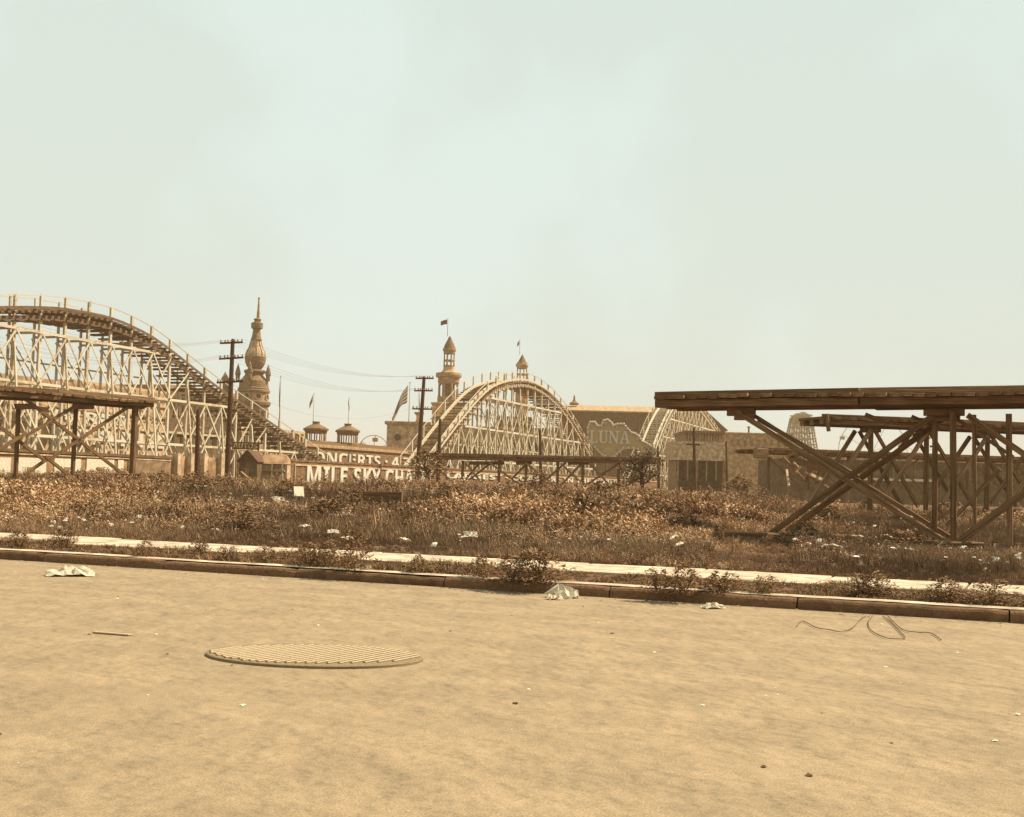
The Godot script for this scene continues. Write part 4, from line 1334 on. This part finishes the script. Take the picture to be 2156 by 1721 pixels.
func build_fences():
	# board fence along the lot's far side, board by board
	var fp := street_line(42.0)
	var r := RandomNumberGenerator.new()
	r.seed = 14
	var fn := thing("board_fence", "brown board fence with white-framed lettered panel facing the lot", "fence", Vector3(-12, 0, -85))
	var a := on(612, 1000, fp)
	var b := on(1392, 1000, fp)
	var s0: float = (a - fp.a).dot(fp.e)
	var s1: float = (b - fp.a).dot(fp.e)
	var top := on(682, 975, fp).y
	var s := s0
	var i := 0
	while s < s1:
		var w := r.randf_range(0.28, 0.34)
		var p: Vector3 = fp.a + fp.e * (s + w * 0.5) + fp.n * r.randf_range(0.0, 0.012)
		beam(fn, "board", p + Vector3(0, 0.02, 0), p + Vector3(0, top + r.randf_range(-0.015, 0.015), 0), 0.035, w - 0.012, [M.fence, M.fence2, M.fence][i % 3], fp.e)
		s += w
		i += 1
	var rail := func(y: float, h: float, m: Material, out: float, sa: float, sb: float): beam(fn, "trim", fp.a + fp.e * sa - fp.n * out + Vector3(0, y, 0), fp.a + fp.e * sb - fp.n * out + Vector3(0, y, 0), 0.05, h, m)
	rail.call(top + 0.06, 0.14, M.fence, 0.03, s0 - 0.1, s1)
	rail.call(top - 0.22, 0.10, M.stone_light, 0.045, s0 + 0.4, s1)
	beam(fn, "trim", fp.a + fp.e * (s0 + 0.45) - fp.n * 0.048 + Vector3(0, 0.3, 0), fp.a + fp.e * (s0 + 0.45) - fp.n * 0.048 + Vector3(0, top - 0.28, 0), 0.05, 0.10, M.stone_light, fp.e)
	text_on(fn, "MILE SKY CHASER", fp, 640, 914, 988, 1022, M.letter, 0.06)
	text_on(fn, "LARGEST \u00b7 COASTER \u00b7 IN THE WORLD", fp, 936, 1300, 1004, 1013, M.letter, 0.06)
	# panelled wall at the left
	var lw := thing("panelled_wall", "low wall of pale panels and one dark framed panel behind the short trestle", "fence", Vector3(-22, 0, -62))
	block(lw, "backing", fp, -110, 358, 956, null, 0.3, M.brown_light)
	block(lw, "cap_rail", fp, -112, 360, 950, 956, 0.5, M.brown_wall, 0.12)
	block(lw, "lower_rail", fp, -112, 358, 958.5, 961, 0.2, M.stone_light, 0.08)
	for q in [[-70, 20], [30, 95], [112, 168], [180, 238], [246, 258]]:
		block(lw, "pale_panel", fp, q[0], q[1], 966 + (q[0] - 110) * 0.02, 1006, 0.2, M.white, 0.05)
		if q[1] - q[0] > 40: block(lw, "hatch", fp, (q[0] + q[1]) * 0.5 - 8, (q[0] + q[1]) * 0.5 + 8, 984, 1008, 0.2, M.brown_light, 0.08)
	block(lw, "dark_panel", fp, 268, 352, 965, 1012, 0.2, M.stone, 0.06)
	# entrance group: gate piers, dark gabled hut, broad-roofed stall, AUTOS board
	var gt := thing("gate_wall", "tan gate wall with pale piers between panelled wall and gabled hut", "wall", Vector3(-20, 0, -80))
	block(gt, "wall", fp, 360, 470, 962, null, 0.3, M.stucco2, -0.3)
	for x in [374.0, 402.0, 430.0, 466.0]: block(gt, "pier", fp, x, x + 7, 955, null, 0.5, M.stone_light)
	block(gt, "door", fp, 440, 462, 972, null, 0.25, M.brown_light, -0.25)
	var hp := facing(88.0)
	var hut := thing("gabled_hut", "small dark gabled hut beside the tall telegraph pole", "hut", at(521, 1010, 88) * Vector3(1, 0, 1))
	var hw := on(503, 985, hp)
	var he := on(541, 985, hp)
	var ha := on(522, 951, hp)
	var st := start()
	var dpt := Vector3(0, 0, -3.0)
	var e0 := on(500, 973, hp)
	var e1 := on(544, 973, hp)
	e1.y = e0.y
	var l0 := Vector3(hw.x, 0.05, hw.z)
	var l1 := Vector3(he.x, 0.05, he.z)
	var u0 := Vector3(hw.x, e0.y + 0.1, hw.z)
	var u1 := Vector3(he.x, e0.y + 0.1, he.z)
	quad(st, l0, l1, u1, u0)
	tri(st, u0, u1, ha)
	quad(st, l1, l1 + dpt, u1 + dpt, u1)
	quad(st, l0 + dpt, l0, u0, u0 + dpt)
	quad(st, l1 + dpt, l0 + dpt, u0 + dpt, u1 + dpt)
	put("wall", done(st), M.brown_wall, hut, Transform3D(Basis(), -hut.position))
	var mid := Vector3(0, 0, -1.5)
	beam(hut, "roof_slope", e0 + mid, ha + Vector3(0, 0.08, 0) + mid, 3.6, 0.1, M.dark)
	beam(hut, "roof_slope", e1 + mid, ha + Vector3(0, 0.08, 0) + mid, 3.6, 0.1, M.dark)
	block(hut, "door", hp, 512, 524, 985, null, 0.2, M.stone, 0.04)
	var sp := facing(90.0)
	var stl := thing("market_stall", "pale stall with a brown sloping roof beside the gabled hut", "stall", at(570, 1010, 90) * Vector3(1, 0, 1))
	block(stl, "wall", sp, 544, 604, 976, null, 2.6, M.stone_light)
	var r0 := on(540, 976, sp)
	var r1 := on(606, 978, sp)
	var r2 := on(596, 957, sp)
	var r3 := on(549, 956, sp)
	st = start()
	var back := Vector3(0, 0, -1.4)
	quad(st, r0 + Vector3(0, 0, 0.3), r1 + Vector3(0, 0, 0.3), r2 + back, r3 + back)
	quad(st, r1 + Vector3(0, 0, 0.3), r1 + Vector3(0, 0, -3.0), r2 + back, r2 + back)
	quad(st, r1 + Vector3(0, 0, -3), r0 + Vector3(0, 0, -3), r3 + back, r2 + back)
	quad(st, r0 + Vector3(0, 0, -3), r0 + Vector3(0, 0, 0.3), r3 + back, r3 + back)
	put("roof", done(st), M.brown_light, stl, Transform3D(Basis(), -stl.position))
	block(stl, "counter", sp, 548, 600, 990, 993, 0.5, M.stucco2, 0.35)
	for x in [550.0, 572.0, 594.0]: block(stl, "post", sp, x, x + 3, 977, 1010, 0.15, M.white, 0.3)
	var ap := facing(97.0)
	var an := thing("lettered_board", "dark board lettered AUTOS hanging before the coaster timbers", "sign", at(517, 1010, 97) * Vector3(1, 0, 1))
	block(an, "board", ap, 488, 546, 931, 947, 0.12, M.brown_wall)
	text_on(an, "AUTOS", ap, 491, 542, 934, 944.5, M.stucco, 0.08)
	for x in [494.0, 540.0]: block(an, "leg", ap, x, x + 3, 947, null, 0.12, M.brown_light, -0.1)
# ---------- far rides ----------
func build_rides():
	# far timber hump seen end on: a tapering lattice of posts
	var z := 230.0
	var c := at(1690, 1030, z)
	var h := at(1690, 868, z).y
	var root := thing("lattice_hump", "far pale tapering lattice coaster hump seen between the crossed struts", "roller coaster", Vector3(c.x, 0.05, c.z))
	var wb := 3.9
	var wt := 1.5
	for side in 2:
		var dz := -side * 4.0
		for i in 10:
			var f := i / 9.0 * 2 - 1
			var prev := Vector3(c.x + f * wb, 0.05, c.z + dz)
			for j in 5:
				var g := (j + 1) / 5.0
				var q := Vector3(c.x + f * lerpf(wb, wt, pow(g, 1.3)), 0.05 + h * g * (1.0 - 0.06 * f * f * g), c.z + dz)
				beam(root, "post", prev, q, 0.26, 0.26, M.white3)
				prev = q
		for j in 14:
			var g := (j + 1) / 14.5
			var w := lerpf(wb, wt, pow(g, 1.3))
			beam(root, "ledger", Vector3(c.x - w, h * g, c.z + dz + 0.15), Vector3(c.x + w, h * g, c.z + dz + 0.15), 0.12, 0.24, M.white3)
			if j < 13:
				var g2 := (j + 2) / 14.5
				var w2 := lerpf(wb, wt, pow(g2, 1.3))
				for k in 6:
					var f := -1 + k / 3.0
					beam(root, "brace", Vector3(c.x + w * f, h * g, c.z + dz + 0.25), Vector3(c.x + w2 * (f + 0.33), h * g2, c.z + dz + 0.25), 0.1, 0.18, M.white3)
	# ferris wheels
	wheel("faint far wheel with hanging cars seen beneath the second trestle", at(1838, 950, 330), 9.2, 8)
	wheel("small faint far wheel behind the right-hand strut", at(1935, 955, 380), 6.5, 8)
	wheel("tiny faint wheel rising over the roofs beside the round-windowed building", at(786, 948, 260), 3.1, 6)
func wheel(label: String, c: Vector3, r: float, n: int):
	var root := thing("ferris_wheel", label, "ferris wheel", Vector3(c.x, 0.05, c.z))
	var seg := 28
	for i in seg:
		var a0 := TAU * i / seg
		var a1 := TAU * (i + 1) / seg
		beam(root, "rim", c + Vector3(cos(a0) * r, sin(a0) * r, 0), c + Vector3(cos(a1) * r, sin(a1) * r, 0), 0.14, 0.14, M.stucco2)
	for i in n:
		var a := TAU * (i + 0.4) / n
		var p := c + Vector3(cos(a) * r, sin(a) * r, 0)
		beam(root, "spoke", c, p, 0.09, 0.09, M.stucco2)
		beam(root, "car", p + Vector3(-0.55, -0.9, 0), p + Vector3(0.55, -0.9, 0), 0.9, 0.8, M.roof_pale)
		beam(root, "hanger", p, p + Vector3(0, -0.6, 0), 0.1, 0.1, M.stucco2)
	for s in [-1, 1]: beam(root, "leg", Vector3(c.x + s * r * 0.45, 0.05, c.z), c, 0.3, 0.3, M.stucco2)

# ---------- small things ----------
func crumpled(sd: int, n := 9) -> ArrayMesh:       # a crumpled sheet, about 1 m across
	var r := RandomNumberGenerator.new()
	r.seed = sd
	var pts := []
	for i in n:
		var row := []
		for j in n:
			var e := Vector2(i / float(n - 1) - 0.5, j / float(n - 1) - 0.5)
			var fall := 1.0 - smooth(0.25, 0.75, e.length())
			row.append(Vector3(e.x + r.randf_range(-0.05, 0.05), r.randf_range(0.0, 0.34) * fall + 0.01, e.y + r.randf_range(-0.05, 0.05)))
		pts.append(row)
	var st := start()
	for i in n - 1:
		for j in n - 1: quad(st, pts[i][j], pts[i][j + 1], pts[i + 1][j + 1], pts[i + 1][j])
	return done(st)
func scrap(label: String, group: String, p: Vector3, sx: float, sy: float, sz: float, turn: float, mesh: Mesh, tilt := 0.0):
	var o := put("paper_scrap", mesh, M.paper, self, Transform3D(Basis(Vector3.UP, turn) * Basis(Vector3(1, 0, 0), tilt) * Basis().scaled(Vector3(sx, sy, sz)), p))
	tag(o, label, "litter", group)
func build_small():
	var cr := []
	for i in 5: cr.append(crumpled(40 + i))
	# litter on the road
	var p := on_level(148, 1212, 0.004)
	scrap("big crumpled white paper heap lying on the road near the kerb", "", p, 0.50, 0.34, 0.34, 0.3, cr[0])
	scrap("small crumpled white paper beside the big heap on the road", "", on_level(176, 1211, 0.004), 0.16, 0.2, 0.16, 1.2, cr[1])
	p = on_level(1186, 1258, 0.004)
	scrap("crumpled white newspaper caught against the kerb foot", "", p, 0.27, 0.42, 0.26, 0.7, cr[2], 0.15)
	scrap("small torn paper beside the newspaper at the kerb foot", "", on_level(1163, 1262, 0.004), 0.12, 0.16, 0.12, 2.0, cr[3])
	scrap("flat torn paper lying in the gutter below the large trestle", "", on_level(1502, 1281, 0.004), 0.2, 0.16, 0.12, 0.4, cr[4])
	scrap("white paper stuck upright among the verge weeds", "", on_level(769, 1204, 0.09), 0.12, 0.3, 0.14, 1.0, cr[1], 0.9)
	p = on_level(236, 1336, 0.002)
	var sl := put("lath", chamfer(Vector3(0.30, 0.008, 0.045), 0.002), M.stone_light, self, Transform3D(Basis(Vector3.UP, -0.35), p + Vector3(0, 0.006, 0)))
	tag(sl, "short pale lath lying flat on the road", "stick")
	# scraps in the lot
	var r := RandomNumberGenerator.new()
	r.seed = 9
	var lot := [[145, 1050, .5], [205, 1110, .35], [262, 1095, .5], [345, 1060, .3], [385, 1080, .35], [640, 1130, .32], [700, 1150, .3], [585, 1070, .5], [560, 1090, .4], [520, 1062, .35], [480, 1052, .3], [1010, 1085, .4], [1035, 1078, .5], [1060, 1095, .5], [1085, 1120, .5],
		[1070, 1112, .35], [1100, 1108, .4], [1140, 1100, .55], [1200, 1098, .35], [990, 1155, .35], [975, 1150, .25], [1315, 1060, .5], [1390, 1112, .55], [1380, 1108, .3], [1430, 1180, .3], [1750, 1175, .4], [1810, 1150, .5], [1870, 1145, .4], [1700, 1165, .3], [1915, 1180, .4], [730, 1160, .3], [850, 1165, .35], [455, 1138, .3]]
	for q in lot:
		var g := on_ground(q[0], q[1])
		scrap("white paper scrap lying among the weeds of the vacant lot", "paper scraps in the lot", g + Vector3(0, 0.12 + r.randf() * 0.1, 0), q[2] * 0.6, q[2] * 0.4, q[2] * 0.45, r.randf() * 6.0, cr[r.randi() % 5], r.randf_range(0.1, 0.5))
	# specks of litter, too many to tell apart
	var xfs := []
	var cols := []
	var pn := FastNoiseLite.new()
	pn.seed = 71
	pn.frequency = 0.16
	while xfs.size() < 480:
		var z := r.randf_range(15.0, 42.0)
		var x := r.randf_range(-0.45, 0.45) * z
		var t := tk(x, -z).x
		if t < 15.5 or t > 38.0: continue
		if pn.get_noise_2d(x, z) + (0.1 if x < -1 else -0.12) < r.randf_range(-0.15, 0.35): continue
		var s := r.randf_range(0.02, 0.09)
		xfs.append(Transform3D(Basis.from_euler(Vector3(r.randf_range(-0.2, 0.9), r.randf() * 6, 0)).scaled(Vector3(s, s, s)), Vector3(x, ground_y(x, -z) + r.randf_range(0.05, 0.28), -z)))
		var v := r.randf_range(0.5, 1.0)
		cols.append(Color(0.75 * v, 0.70 * v, 0.56 * v))
	for i in 520:      # grit on the road
		var kk := r.randf_range(-20, 10)
		var t := r.randf_range(2.5, 11.6)
		var g := from_tk(t, kk)
		var s := 0.005 + 0.024 * pow(r.randf(), 3.0)
		xfs.append(Transform3D(Basis(Vector3.UP, r.randf() * 6).scaled(Vector3(s, s, s)), g + Vector3(0, 0.002, 0)))
		cols.append(Color(0.78, 0.72, 0.56) if r.randf() < 0.6 else Color(0.16, 0.09, 0.045))
	for i in 700:      # grit and leaf crumbs drifted into the gutter
		var kk := r.randf_range(-28, 10)
		var t := 11.69 - 0.35 * pow(r.randf(), 2.5)
		var s := 0.006 + 0.03 * pow(r.randf(), 2.0)
		xfs.append(Transform3D(Basis(Vector3.UP, r.randf() * 6).scaled(Vector3(s, s * 0.6, s)), from_tk(t, kk) + Vector3(0, 0.002, 0)))
		var v := r.randf_range(0.6, 1.2)
		cols.append(Color(0.30 * v, 0.20 * v, 0.10 * v))
	multi("litter_specks", cr[3], M.leaf, xfs, cols, "tiny pale specks of litter strewn over lot and road", "litter")
	# white box, dark trough, plank, slabs
	p = on_ground(628, 1066)
	var wb := thing("white_board", "white square board propped aslant in the weeds before the lettered fence", "board", p)
	var tilt := Basis(Vector3.UP, 0.25) * Basis(Vector3(1, 0, 0), -0.95)
	put("panel", chamfer(Vector3(0.24, 0.40, 0.02), 0.003), M.paper, wb, Transform3D(tilt, Vector3(0, 0.36, 0)))
	put("batten", chamfer(Vector3(0.03, 0.42, 0.03), 0.003), M.letter, wb, Transform3D(tilt, Vector3(0.1, 0.35, -0.03)))
	put("prop", chamfer(Vector3(0.05, 0.46, 0.05), 0.006), M.fence, wb, Transform3D(Basis(), Vector3(0, 0.19, -0.1)))
	p = on_ground(805, 1084) + Vector3(0, 0.12, 0)
	var tr := thing("dark_trough", "dark weathered wooden trough lying in the middle of the lot", "trough", p)
	for i in 3: timber(tr, "side_board", p + Vector3(-0.42, 0.12 + i * 0.11, 0.16), p + Vector3(0.42, 0.12 + i * 0.11 - 0.01, 0.14), 0.03, 0.10, M.timber2)
	for i in 3: timber(tr, "side_board", p + Vector3(-0.42, 0.12 + i * 0.11, -0.2), p + Vector3(0.42, 0.12 + i * 0.11, -0.2), 0.03, 0.10, M.timber2)
	for s in [-0.42, 0.42]: timber(tr, "end_board", p + Vector3(s, 0.23, -0.22), p + Vector3(s, 0.23, 0.18), 0.03, 0.36, M.timber2)
	timber(tr, "floor_board", p + Vector3(-0.42, 0.08, -0.02), p + Vector3(0.42, 0.08, -0.02), 0.36, 0.03, M.timber2)
	p = on_ground(535, 1035)
	var pk := timber(self, "loose_plank", p + Vector3(-0.45, 0.62, 0.0), p + Vector3(0.35, 0.05, 0.3), 0.10, 0.03, M.timber3)
	tag(pk, "weathered plank propped in the weeds before the gabled hut", "plank")
	for q in [[1562, 1088, .62, .2, "broken pale slab pieces in the weeds left of the heavy struts"], [1563, 1133, .62, .12, "flat pale slab beside the heel of the heavy strut"], [1800, 1182, .5, .1, "flat pale slab lying below the crossed heavy struts"]]:
		p = on_ground(q[0], q[1])
		var sb := put("concrete_slab", crumpled(int(q[0]), 6), M.concrete, self, Transform3D(Basis(Vector3.UP, 0.4).scaled(Vector3(q[2], q[3] * 1.6, q[2] * 0.6)), p + Vector3(0, 0.06, 0)))
		tag(sb, q[4], "slab")
	# collapsed timbers between billboard shed and far trestle
	var cp := facing(56.0)
	var c0 := on(1670, 1010, cp)
	var ct := thing("collapsed_timbers", "heap of collapsed timbers and tilted boards beneath the far trestle", "timber pile", Vector3(c0.x, 0, c0.z))
	for q in [[1665, 966, 1745, 992, .3, 0], [1660, 962, 1690, 956, .18, 0], [1690, 958, 1760, 985, .28, 1], [1645, 962, 1700, 1010, .09, 2], [1655, 1024, 1666, 990, .10, 3], [1672, 996, 1710, 960, .09, 2], [1700, 1000, 1745, 1012, .14, 3], [1665, 975, 1692, 985, .08, 3], [1715, 960, 1700, 1015, .09, 1], [1728, 965, 1722, 1018, .09, 1], [1690, 995, 1755, 1030, .1, 2]]:
		timber(ct, "timber", on(q[0], q[1], cp) + Vector3(0, 0, q[5] * 0.2), on(q[2], q[3], cp) - Vector3(0, 0, q[5] * 0.3), 0.1, q[4], [M.timber2, M.timber, M.timber3, M.stone_light][q[5]])
	# oval cover on the road
	p = on_level(662, 1384, 0.0)
	var axis := (on_level(883, 1390, 0.0) - on_level(441, 1370, 0.0))
	var half := axis.length() * 0.5
	var turn := atan2(-axis.z, axis.x)
	var cv := thing("street_cover", "oval ribbed iron cover lying slightly raised on the road", "manhole cover", p)
	cv.rotation.y = turn
	var shp := Basis().scaled(Vector3(half, 1, half * 0.70))
	put("plate", lathe([[1.0, 0.0], [1.0, 0.014], [0.988, 0.018], [0.0, 0.019]], 56), M.iron_worn, cv, Transform3D(shp, Vector3.ZERO))
	var i := -11
	while i <= 11:
		var d := i / 12.0
		var hl := sqrt(1.0 - d * d) * 0.93
		# ribs run aslant across the plate
		var cx := d * half * 0.97
		var a := Vector3(cx - hl * 0.26 * half, 0.022, hl * half * 0.66)
		var b := Vector3(cx + hl * 0.26 * half, 0.022, -hl * half * 0.66)
		var lim := 0.93 * half
		var aa := a
		var bb := b
		for k in 20:
			if pow(aa.x / half, 2) + pow(aa.z / (half * 0.70), 2) > 0.95: aa = aa.lerp(bb, 0.05)
			if pow(bb.x / half, 2) + pow(bb.z / (half * 0.70), 2) > 0.95: bb = bb.lerp(aa, 0.05)
		var mid := (aa + bb) * 0.5
		var dd := bb - aa
		put("rib", chamfer(Vector3(0.020, 0.010, snappedf(dd.length(), 0.02)), 0.004), M.iron, cv, Transform3D(Basis(Vector3.UP, atan2(dd.x, dd.z)), mid))
		i += 1
	# loose wire in the gutter at the right
	var wr := thing("loose_wire", "tangle of thin rusty wire looping from kerb onto road", "wire")
	for path in [[[1678, 1318], [1690, 1308], [1720, 1322], [1745, 1326], [1770, 1330], [1795, 1322], [1812, 1304], [1826, 1296]], [[1838, 1296], [1828, 1312], [1838, 1330], [1870, 1344], [1905, 1344], [1895, 1330], [1868, 1304], [1858, 1297]], [[1870, 1298], [1900, 1325], [1935, 1332], [1962, 1334], [1985, 1350]]]:
		var st := start()
		var prev := []
		var wp := []
		for q in path: wp.append(on_level(q[0], q[1], 0.012))
		for j in wp.size() - 1:
			for k in 6:
				var f := k / 6.0
				var p0: Vector3 = wp[maxi(j - 1, 0)]
				var p1: Vector3 = wp[j]
				var p2: Vector3 = wp[j + 1]
				var p3: Vector3 = wp[mini(j + 2, wp.size() - 1)]
				var v := p1.cubic_interpolate(p2, p0, p3, f)
				var rr := 0.003
				var ring := [v + Vector3(0, rr, 0), v + Vector3(rr, -rr, rr * 0.6), v + Vector3(-rr, -rr, -rr * 0.6)]
				if prev.size() > 0:
					for n in 3: quad(st, prev[n], ring[n], ring[(n + 1) % 3], prev[(n + 1) % 3])
				prev = ring
		put("strand", done(st), M.wire, wr)

func _ready():
	rng.seed = 1
	lump.seed = 2
	lump.frequency = 0.16
	lump.fractal_octaves = 3
	set_up()
	unit_box = BoxMesh.new()
	make_materials()
	build_ground()
	build_buildings()
	build_fences()
	coaster("white timber roller coaster drop sweeping down behind the short trestle", street_line(66.0), [[-90, 652], [103, 652], [190, 664], [238, 676], [281, 694], [319, 714], [361, 744], [410, 783], [460, 822], [520, 862], [580, 902], [640, 945], [695, 982]], 2.8, 3.75, "", M.track)
	coaster("white timber roller coaster hump arching before the slim lantern tower", street_line(52.0), [[896, 985], [925, 945], [960, 898], [1000, 849], [1030, 820], [1055, 808], [1080, 802], [1105, 802], [1130, 811], [1155, 828], [1185, 860], [1215, 905], [1252, 972]], 2.8, 3.6, "", M.brown_light, 2.8, M.white2)
	coaster("farther white timber coaster hump half hidden under the large trestle deck", street_line(44.0), [[1352, 1018], [1375, 958], [1400, 893], [1420, 858], [1445, 846], [1470, 855], [1495, 888], [1525, 935], [1556, 995]], 2.8, 3.0, "", M.white2, 3.0, M.white)
	build_trestles()
	build_rides()
	build_poles()
	build_weeds()
	build_bushes()
	build_small()
